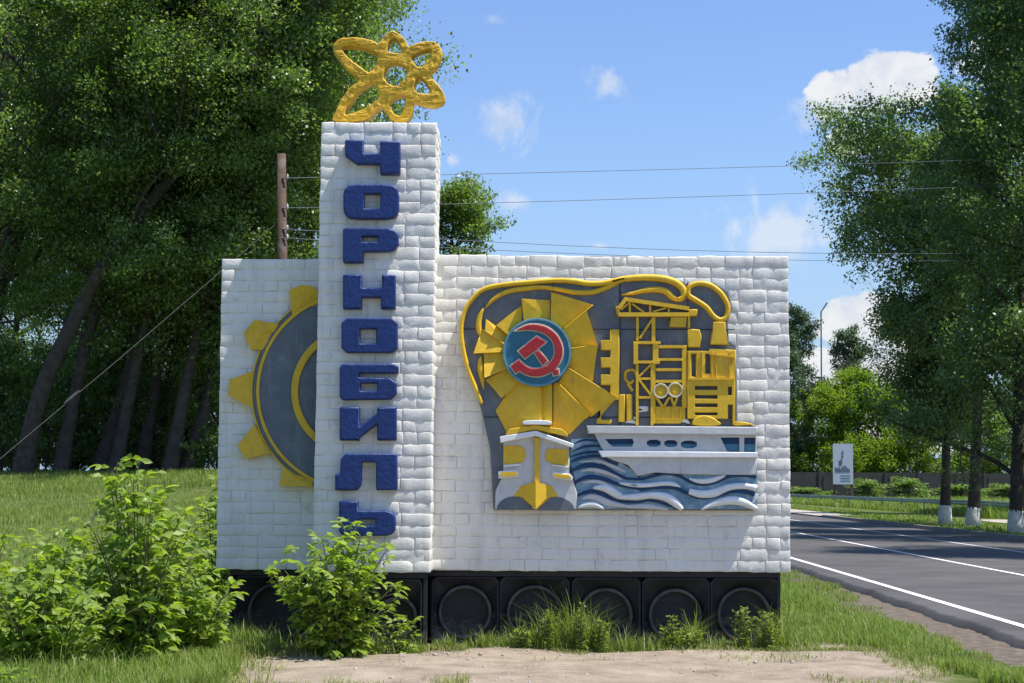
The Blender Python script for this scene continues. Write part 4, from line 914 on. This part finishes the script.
# right roadside trees, whitewashed feet
def right_tree(seed, u, v, height, spread, lab, lean=0, lo=.22, side=None, nl=40, upb=.25, prof=None, Y=None, x=None):
    if x is None: g = G(u, v, .1); x, Y = g.x, g.y
    tr = [V((0, 0, -.2)), V((lean*.2, 0, height*.25)), V((lean*.5, .2, height*.5)), V((lean*.8, 0, height*.78)), V((lean, 0, height))]
    mb, (lv, lf) = tree_mesh(seed, tr, .19, lo, spread, nl=nl, nsub=10, clump=.75, perclump=66, leaf=.13, tips=3, upb=upb, sidebias=side, prof=prof)
    root = empty('roadside_tree', (x, Y, .1), label=lab, cat='tree', group='whitewashed trees along the road')
    t_ = MB(); t_.v = mb.v; t_.f = mb.f; me = bpy.data.meshes.new('trunk'); me.from_pydata(mb.v, [], mb.f); me.update(); me.polygons.foreach_set('use_smooth', [True]*len(me.polygons)); me.materials.append(M['bark'])
    o = bpy.data.objects.new('trunk', me); COL.objects.link(o); o.parent = root
    c = mesh_np('crown', lv, lf, M['leaf_right']); c.parent = root
    wm = MB(); wm.tube([V((0, 0, -.1)), V((0, 0, .3)), V((lean*.02, 0, .6)), V((lean*.03, 0, .68))], [.285, .255, .235, .225], n=14); q = wm.build('whitewash', M['lime'], smooth=True); q.parent = root
    return root
right_tree(201, 945, 524, 13.7, 5.2, 'leftmost whitewashed roadside tree, its long branches reaching left over the road', lean=.5, lo=.24, side=(-.9, 0, 0), nl=62, upb=.1, prof=lambda q: .30+.3*q if q < .42 else (.98 if q < .8 else .98-2.4*(q-.8)))
right_tree(202, 973, 527, 26, 3.7, 'middle whitewashed roadside tree', lean=1.8, lo=.2, nl=48, side=(.5, 0, 0), prof=lambda q: .95-.55*q)
right_tree(203, 1016, 533, 25, 3.9, 'rightmost whitewashed roadside tree with leaves hanging low', lean=1.2, lo=.07, nl=60, side=(.3, 0, 0), prof=lambda q: 1.0-.35*q)
right_tree(204, 0, 0, 22, 4.6, 'roadside tree just beyond the right edge that shades the road', Y=47, x=18.6, lo=.15)
right_tree(205, 0, 0, 21, 4.6, 'roadside tree nearer the camera beyond the right edge', Y=36, x=17.6, lo=.15)
right_tree(206, 0, 0, 23, 5.0, 'far roadside tree behind the leftmost one', Y=90, x=26.5, lo=.12)
right_tree(207, 0, 0, 23, 5.0, 'far roadside tree behind the middle one', Y=84, x=29, lo=.10)

# far right background
FY = 165.0
fence = empty('concrete_fence', (40, FY, .1), label='grey concrete panel fence running behind the far grass verge', cat='fence')
for k in range(17):
    x0_ = 22+k*3.0; mb = MB(); mb.box((x0_+.09, FY-.05, .0), (x0_+2.91, FY+.05, 2.75)); mb.box((x0_+.35, FY-.09, .5), (x0_+2.65, FY-.051, 2.45)); mb.build('fence_panel', M['concrete'], fence)
    mb = MB(); mb.box((x0_-.09, FY-.14, 0), (x0_+.085, FY+.1, 2.9)); mb.build('fence_post', M['concrete'], fence)
rl = empty('roadside_railing', tuple(RN*20+RD*100), label='pale green low metal railing beside the far pavement', cat='railing')
mb = MB(); 
for z in (.78, .66): mb.tube([RN*20.2+RD*60+V((0, 0, z)), RN*20.2+RD*158+V((0, 0, z))], .06, n=6)
mb.build('rail', M['rail'], rl)
for k in range(17):
    q = RN*20.2+RD*(61+k*6); mb = MB(); mb.tube([q+V((0, 0, 0)), q+V((0, 0, .86))], .05, n=6); mb.build('railing_post', M['rail'], rl)
# poster board
BY = 132.0
pc = P(843, 464, BY); hw = 20/F*BY/2; hh = 40.5/F*BY/2
pbx = empty('poster_board', (pc.x, BY, .1), label='pale upright poster board on two reddish posts before the concrete fence', cat='billboard')
mb = MB(); mb.box((pc.x-hw, BY-.04, pc.z-hh), (pc.x+hw, BY+.04, pc.z+hh)); mb.build('board', M['poster'], pbx)
for sx in (-1, 1): mb = MB(); mb.box((pc.x+sx*hw*.86-.09, BY+.045, 0), (pc.x+sx*hw*.86+.09, BY+.2, pc.z+hh*(.9 if sx > 0 else -.2))); mb.build('post', M['post'], pbx)
mb = MB(); s_ = hw/9.5
def pk(a, b, c, d, t=.05): mb.box((pc.x+(a-9.5)*s_, BY-t, pc.z+hh-d*s_), (pc.x+(c-9.5)*s_, BY-.041, pc.z+hh-b*s_))
mb.prism([(pc.x+(a-9.5)*s_, BY-.041, pc.z+hh-b*s_) for a, b in ((9, 6), (10.4, 9.5), (7.8, 9.5))], [(pc.x+(a-9.5)*s_, BY-.055, pc.z+hh-b*s_) for a, b in ((9, 6), (10.4, 9.5), (7.8, 9.5))])
pk(8, 11, 9.8, 13.6, .052); pk(5.5, 16, 8, 21, .053); pk(7.2, 14.8, 8.8, 19, .056); 
for a, b in ((2, 22), (3.6, 23), (5.2, 22.5), (6.8, 23.4), (8.4, 21.6), (10, 20.5), (11.6, 21), (13.2, 23), (14.6, 24)): pk(a, b, a+1.2, 27, .054)
mb.build('picture', M['ink'], pbx)
mb = MB()
for i in range(3): pk(7, 30+i*2.4, 16, 30.7+i*2.4, .05)
mb.build('text_lines', M['ink'], pbx)
# antenna
aq = P(821, 345, 175); mb = MB(); at = P(821, 312, 175); mb.tube([V((aq.x, 175, 0)), V((at.x, 175, at.z)), V((at.x+.6, 175, at.z+.9))], .07, n=6)
tag(mb.build('antenna_mast', M['wire']), 'thin antenna mast rising above the distant birches', 'mast')
protoM = make_proto(301, ('bark', 'leaf_bright'), trunk=[V((0, 0, -.2)), V((.1, 0, 2)), V((.3, .2, 5)), V((.2, 0, 9))], rad=.22, crown_lo=.12, spread=4.6, nl=34, nsub=8, clump=.75, perclump=34, leaf=.22, tips=2, upb=.45)
protoBi = make_proto(302, ('bark2', 'leaf_birch'), trunk=[V((0, 0, -.2)), V((.2, 0, 4)), V((.1, .2, 9)), V((.3, 0, 15))], rad=.2, crown_lo=.15, spread=3.2, nl=34, nsub=8, clump=.6, perclump=30, leaf=.20, tips=3, upb=.5, droop=.55)
protoBare = make_proto(303, ('bark2', 'leaf_birch'), trunk=[V((0, 0, -.2)), V((.2, 0, 3)), V((.1, .2, 7)), V((.3, 0, 11))], rad=.16, crown_lo=.3, spread=3.6, nl=26, nsub=7, clump=.5, perclump=1.2, leaf=.16, tips=2, upb=.9, limb_r=.5)
for u, vt, Y, pr, H, nm, lab, cat in ((800, 335, 178, protoBi, 15, 'birch_tree', 'tall drooping birch right beside the wall edge, farthest left', 'tree'), (846, 352, 185, protoBi, 15, 'birch_tree', 'thin drooping birch under the white cloud', 'tree'),
        (786, 360, 172, protoBi, 15, 'birch_tree', 'birch mostly hidden by the right end of the wall', 'tree'),
        (858, 392, 172, protoM, 9.6, 'maple_tree', 'brightest yellow-green tree above the poster board', 'tree'), (893, 405, 175, protoM, 9.6, 'maple_tree', 'yellow-green tree right of the poster board', 'tree'),
        (828, 405, 171, protoM, 9.6, 'maple_tree', 'yellow-green tree left of the poster board by the wall', 'tree'),
        (925, 428, 171, protoM, 9.6, 'maple_tree', 'lower green tree behind the left whitewashed trunk', 'tree'), (960, 425, 174, protoM, 9.6, 'maple_tree', 'green tree behind the middle whitewashed trunk', 'tree'), (1000, 420, 174, protoM, 9.6, 'maple_tree', 'green tree behind the right whitewashed trunk', 'tree'),
        (876, 375, 182, protoBare, 11.5, 'bare_tree', 'nearly leafless grey tree above the bright maple', 'tree'), (902, 392, 180, protoBare, 11.5, 'bare_tree', 'nearly leafless tree leaning over the right bright maple', 'tree'), (918, 398, 186, protoBare, 11.5, 'bare_tree', 'pale twiggy tree just left of the whitewashed trees', 'tree')):
    q = P(u, vt, Y); place_tree(nm, pr, (q.x, Y, .1), lab, cat=cat, rz=u*1.7, sc_=(q.z/H)*1.12)
protoBu = make_proto(304, ('bark', 'leaf_dark'), trunk=[V((0, 0, -.2)), V((0, 0, 1)), V((.1, .2, 2)), V((0, 0, 3))], rad=.06, crown_lo=.05, spread=2.0, nl=16, nsub=5, clump=.5, perclump=28, leaf=.2, tips=2)
for i, u in enumerate((806, 868, 908, 960, 1008)):
    Y = 158+r_.uniform(-4, 4); q = P(u, 485, Y); place_tree('verge_bush', protoBu, (q.x, Y, .1), 'small bush growing against the far concrete fence', cat='bush', group='bushes along the concrete fence', rz=(i % 3-1)*.2, sc_=(r_.uniform(.9, 1.6), .8, r_.uniform(.3, .55)))

# ---------------------------------------------------------------- shrubs with compound leaves
def shrub(seed, nst, height, spread, leaflet=.105, nodes=9, lean=(0, 0)):
    r = np.random.RandomState(seed); mb = MB(); LC = []; LD = []; LN = []; LS = []
    for s in range(nst):
        az = r.rand()*6.283; out = (r.rand()**.6)*spread
        h = height*(1-.45*(out/spread)**1.6)*r.uniform(.7, 1.05)
        tip = np.array([math.cos(az)*out+lean[0]*h, math.sin(az)*out*.75+lean[1]*h, h])
        b0 = np.array([math.cos(az)*out*.12, math.sin(az)*out*.12, -.05]); mid = (b0+tip)/2+np.array([-math.cos(az)*out*.15, -math.sin(az)*out*.1, h*.12])
        m = 10; pts = []
        for k in range(m+1):
            t = k/m; pts.append((1-t)**2*b0+2*t*(1-t)*mid+t*t*tip)
        mb.tube([V(p.tolist()) for p in pts], [.009*(1-.75*k/m)+.0015 for k in range(m+1)], n=5, cap=False)
        for k in range(nodes):
            t = .12+.88*k/(nodes-1); p = (1-t)**2*b0+2*t*(1-t)*mid+t*t*tip; tn = unit(tip-b0)
            for sd in (0, 1):
                a2 = az+k*1.57+sd*3.14159+r.uniform(-.5, .5); pd = np.array([math.cos(a2), math.sin(a2), .35+r.uniform(-.3, .4)]); pd = unit(pd*(1-.3*t)+tn*.45*t)
                pl = r.uniform(.09, .19)*(1.1-.35*t)*min(1, leaflet/.09); e = p+pd*pl-np.array([0, 0, pl*.15])
                mb.tube([V(p.tolist()), V(e.tolist())], [.0018, .0013], n=3, cap=False)
                nl = 5 if r.rand() < .55 else 3; side = unit(np.cross(pd, [0, 0, 1])); upv = np.cross(side, pd)
                sc2 = leaflet*r.uniform(.75, 1.25)*(1.1-.25*t)
                for q in range(nl):
                    if q == 0: d = pd; o = e
                    else:
                        sg = 1 if q % 2 else -1; lv_ = (q-1)//2; o = e-pd*(lv_*pl*.42); d = unit(pd*.55+side*sg*.85)
                    d = unit(d+np.array([0, 0, -.55])+r.normal(0, .16, 3)); nn = upv+r.normal(0, .28, 3)
                    LC.append(o); LD.append(d); LN.append(nn); LS.append(sc2*(1.15 if q == 0 else .95))
    C = np.array(LC); D = np.array(LD); S = unit(np.cross(D, np.array(LN))); Nn = np.cross(S, D); L = np.array(LS)[:, None]; W = L*.27
    b = C; l = C+D*L*.38+S*W+Nn*L*.06; rr = C+D*L*.38-S*W+Nn*L*.06; mm = C+D*L*.5-Nn*L*.02; l2 = C+D*L*.72+S*W*.62+Nn*L*.01; r2 = C+D*L*.72-S*W*.62+Nn*L*.01; tp = C+D*L-Nn*L*.14
    v = np.stack([b, l, l2, tp, r2, rr, mm], 1).reshape(-1, 3); n = len(C)
    t_ = np.array([[0, 1, 6], [1, 2, 6], [2, 3, 6], [3, 4, 6], [4, 5, 6], [5, 0, 6]]); f = (t_[None]+(np.arange(n)*7)[:, None, None]).reshape(-1, 3)
    return mb, v, f
def put_shrub(name, seed, loc, lab, group=None, rz=0, **k):
    root = empty(name, loc, label=lab, cat='shrub', group=group); mb, v, f = shrub(seed, **k)
    s = mb.build('stem', M['stem']); s.parent = root; c = mesh_np('foliage', v, f, M['leaf_shrub'], smooth=True); c.parent = root; root.rotation_euler.z = rz
SY = 14.6
def gx(u, Y): return P(u, 600, Y).x
put_shrub('leafy_shrub', 1, (gx(138, SY), SY, .0), 'tallest light green shrub left of the wall, reaching the gear wall edge', nst=32, height=1.68, spread=.74, nodes=9)
put_shrub('leafy_shrub', 2, (gx(45, 14.1), 14.1, .0), 'wide lower shrub at the left edge of the picture', nst=27, height=1.05, spread=.85, nodes=8)
put_shrub('leafy_shrub', 3, (gx(195, 15.3), 15.3, .0), 'shrub half hidden behind the tallest one, next to the black plinth', nst=12, height=.9, spread=.4, nodes=8)
put_shrub('leafy_shrub', 6, (gx(-30, 15.2), 15.2, .0), 'shrub cut by the left edge of the picture, behind the wide one', nst=20, height=1.15, spread=.8, nodes=9)
put_shrub('leafy_shrub', 4, (gx(338, 15.45), 15.45, 0), 'smaller light green shrub growing in front of the lowest blue letters', nst=28, height=1.12, spread=.58, nodes=8, leaflet=.10)
put_shrub('seedling', 5, (gx(12, 12.6), 12.6, 0), 'small leafy seedling in the bottom left corner', nst=5, height=.14, spread=.16, nodes=4, leaflet=.07)
put_shrub('seedling', 8, (gx(216, 19.5), 19.5, float(gz(-3.2, 19.5))), 'small bush peeking out at the left edge of the wall', nst=12, height=1.45, spread=.35, nodes=9)
put_shrub('seedling', 9, (gx(398, 15.75), 15.75, 0), 'small leafy sprout at the corner of the black plinth', nst=6, height=.38, spread=.16, nodes=5, leaflet=.06)

for i, (u, Y, h_, lab) in enumerate(((548, 16.2, .30, 'leafy weed in front of the second plinth ring'), (580, 16.15, .38, 'tall leafy weed between the second and third plinth rings'), (600, 16.2, .26, 'low leafy weed by the third plinth ring'),
        (672, 16.2, .26, 'leafy weed in front of the fourth plinth ring'), (690, 16.1, .22, 'small leafy weed right of the fourth plinth ring'), (742, 16.2, .40, 'bushy weed in front of the last plinth ring'), (768, 16.15, .34, 'bushy weed at the right corner of the plinth'), (524, 16.2, .18, 'small leafy weed left of the second plinth ring'))):
    put_shrub('weed', 60+i, (gx(u, Y), Y, 0), lab, group='leafy weeds along the black plinth', nst=9, height=h_*1.15, spread=.10, nodes=9, leaflet=.026)
# ---------------------------------------------------------------- grass
def blades(x, y, h, w_, seed, bend=.45):
    r = np.random.RandomState(seed); n = len(x); z = gz(x, y)-.01; az = r.rand(n)*6.283; H = h*(.55+.8*r.rand(n)); b = H*bend*(.3+1.3*r.rand(n)); W = w_*(.6+.8*r.rand(n))*.5
    d = np.stack([np.cos(az), np.sin(az), 0*az], 1); s = np.stack([-np.sin(az), np.cos(az), 0*az], 1); base = np.stack([x, y, z], 1)
    up = np.array([0, 0, 1.]); m = base+d*(b*.28)[:, None]+up*(H*.55)[:, None]; t = base+d*b[:, None]+up*(H*(1-.25*b/np.maximum(H, .01)))[:, None]
    v = np.stack([base-s*W[:, None], base+s*W[:, None], m+s*W[:, None]*.8, m-s*W[:, None]*.8, t], 1).reshape(-1, 3)
    i = np.arange(n)*5
    f = np.concatenate([np.stack([i, i+1, i+2], 1), np.stack([i, i+2, i+3], 1), np.stack([i+3, i+2, i+4], 1)])
    return v, f
def grass(name, x, y, h, w_, seed, m='grass', bend=.45, label='', smooth=False):
    v, f = blades(x, y, h, w_, seed, bend); o = mesh_np(name, v, f, M[m]); tag(o, label, 'grass', kind='stuff'); return o
r = np.random.RandomState(77)
def fld(x, y, s, seed): return snoise(np.stack([x, y, x*0], 1), s, seed, 3)
# left front lawn
n = 60000; x = r.uniform(-6.2, -1.6, n); y = r.uniform(12.2, 17.2, n); k = (x < -2.15+.25*fld(x, y, 3, 1)-.1*(y-15)) & (fld(x, y, 2.2, 2) > -.75); x, y = x[k], y[k]
grass('lawn_grass', x, y, .13+.09*np.clip(fld(x, y, 2, 3)+.3, 0, 1.3), .007, 1, label='unmown green grass around the shrubs left of the wall')
# left field behind
n = 120000; y = 17+33*r.rand(n)**.8; x = -2.3-r.rand(n)*y*.36; 
grass('field_grass', x, y, (.075+.05*np.clip(fld(x, y, .8, 4), -1, 1))*(1+(y-17)/60), .005+.006*(y-17)/33, 2, label='sunny lawn stretching back to the grove')
# along the plinth
n = 3800; cx_ = r.uniform(-2.7, 2.75, 160); ci = r.randint(0, 160, n); hh_ = (.04+.12*r.rand(160)**2)
cy_ = np.where((cx_ > -1.75) & (cx_ < -.7), YT-.05, Y0-.06)-r.rand(160)**1.5*.28
x = cx_[ci]+r.normal(0, .045, n); y = np.minimum(cy_[ci]+r.normal(0, .045, n), np.where((x > -1.85) & (x < -.7), YT+.02, Y0+.03)); k = (x < 2.75); 
dens = fld(cx_, cx_*0, 2.5, 9)[ci] > -.55
x, y, ci = x[k & dens], y[k & dens], ci[k & dens]
grass('plinth_grass', x, y, hh_[ci]+.03, .007, 3, bend=.55, label='green tufts growing against the black plinth')
for (u0, u1, H_, nn, seed) in ((505, 605, .36, 800, 41), (655, 700, .34, 520, 42), (722, 782, .36, 700, 43), (610, 640, .2, 400, 44), (440, 500, .14, 700, 45), (212, 262, .34, 900, 46)):
    x = r.uniform(gx(u0, 16.3), gx(u1, 16.3), nn); x += .05*np.sin(x*40); y = 16.38-np.abs(r.normal(0, .09, nn))
    env = np.clip(.55+.6*fld(x, y, 9, seed), .2, 1.2); grass('plinth_grass', x, y, H_*env*r.uniform(.5, 1.35, len(x)), .0055, seed, bend=.75, label='tall green weeds in front of the black plinth')
# a few tall thin blades in the lawn round the shrubs
n = 3200; x = r.uniform(-5.5, -1.75, n); y = r.uniform(13.2, 16.4, n); k = fld(x, y, 4, 55) > -.2; grass('lawn_grass', x[k], y[k], .24*r.uniform(.5, 1.3, k.sum()), .0055, 56, bend=.7, label='tall thin blades standing above the lawn by the shrubs')
n = 2600; x = r.uniform(-2.1, 3.1, n); y = 16.25-r.rand(n)**1.4*1.1; k = fld(x, y, 5.5, 57)+r.normal(0, .25, n) > .55; grass('dry_grass', x[k], y[k], .055*r.uniform(.5, 1.5, k.sum()), .0065, 58, m='grass', bend=.9, label='ragged green tufts spreading from the plinth over the soil')
# dry strip in front of plinth and thin patches over the dirt
n = 9000; x = r.uniform(-2.4, 3.2, n); y = 16.28-np.abs(r.normal(0, .16, n)); k = fld(x, y, 5, 15) > -.1; grass('dry_grass', x[k], y[k], .05+0*x[k], .007, 5, m='grass_dry', bend=.8, label='low dry grass at the edge of the bare soil')
n = 26000; x = r.uniform(-2.9, -.3, n); y = r.uniform(12.5, 16.0, n); k = fld(x, y, 4.2, 16)+r.normal(0, .35, n) > .05+1.1*np.clip((x+1.9)/1.0, -1, 1.2); grass('dry_grass', x[k], y[k], .06+.04*r.rand(k.sum()), .007, 6, m='grass_dry', bend=.8, label='thin dry grass patch between the shrub and the bare soil')
n = 1500; x = r.uniform(-1, 3, n); y = r.uniform(12.5, 16.0, n); k = fld(x, y, 6, 17) > .95; grass('dry_grass', x[k], y[k], .035+0*x[k], .006, 7, m='grass_dry', bend=.8, label='tiny scattered tufts on the bare soil')
# right strip
n = 110000; y = 13+30*r.rand(n)**1.7; x0g = np.where(y > 16.6, 2.0, 2.95+.12*(16.6-y)); o1 = 3.82-.12*np.clip(15-y, 0, 2)+.55*ss(17, 30, y)
x = x0g+r.rand(n)*(6-x0g); k = (offs(x, y) < o1+.10*fld(x, y, 4, 18)) & ((x > x0g+.15+.2*fld(x, y, 5, 19)) | (y > 16.9)); x, y = x[k], y[k]
hgt = .10+.05*np.clip(fld(x, y, 2.5, 20), -1, 1); hgt = np.where(offs(x, y) > 3.55, hgt*.6, hgt)
grass('strip_grass', x, y, hgt, .006+.004*(y-13)/20, 8, label='sunlit grass strip between the wall and the road')
n = 14000; x = r.uniform(2.3, 4.2, n); y = r.uniform(13, 22, n); k = fld(x, y, 4, 21) > .1; grass('dry_grass', x[k], y[k], .07+0*x[k], .006, 9, m='grass_dry', bend=.9, label='dry blades mixed into the strip beside the road')
# far verge
n = 150000; yy = 24+140*r.rand(n)**.8; oo = 12.7+r.rand(n)*26; k = ((oo < 17.2) | (oo > 19.3)) & ~((oo < 14.8) & (yy > 83)) & (oo < 12.7+.17*yy+6); yy, oo = yy[k], oo[k]
x = RN.x*oo+RD.x*yy; y = RN.y*oo+RD.y*yy
hv = np.where(oo < 17.3, .14, .52)*(.8+.4*np.clip(fld(x, y, .5, 22), -1, 1)); grass('verge_grass', x, y, hv, .012+.05*yy/160, 10, label='green verge on the far side of the road')
# pebbles on the bare soil
pm = MB(); rr_ = random.Random(9)
import bmesh
def pebble(x, y, s, name='stone'):
    pass
V_, F_ = [], []
for i in range(420):
    x_ = rr_.uniform(-2, 3.2); y_ = rr_.uniform(12.8, 16.3); s = rr_.uniform(.004, .014) if rr_.random() < .95 else .022
    z_ = float(gz(x_, y_)); a = [V((math.cos(t*1.047+i)*s*rr_.uniform(.8, 1.2), math.sin(t*1.047+i)*s*rr_.uniform(.8, 1.2), 0)) for t in range(6)]
    pm.prism([V((x_, y_, z_-.01))+q for q in a], [V((x_, y_, z_+s*.6))+q*.6 for q in a])
tag(pm.build('gravel', M['path'], smooth=True), 'small stones strewn over the bare soil', 'gravel', kind='stuff')
sc.render.resolution_x = 1024; sc.render.resolution_y = 683
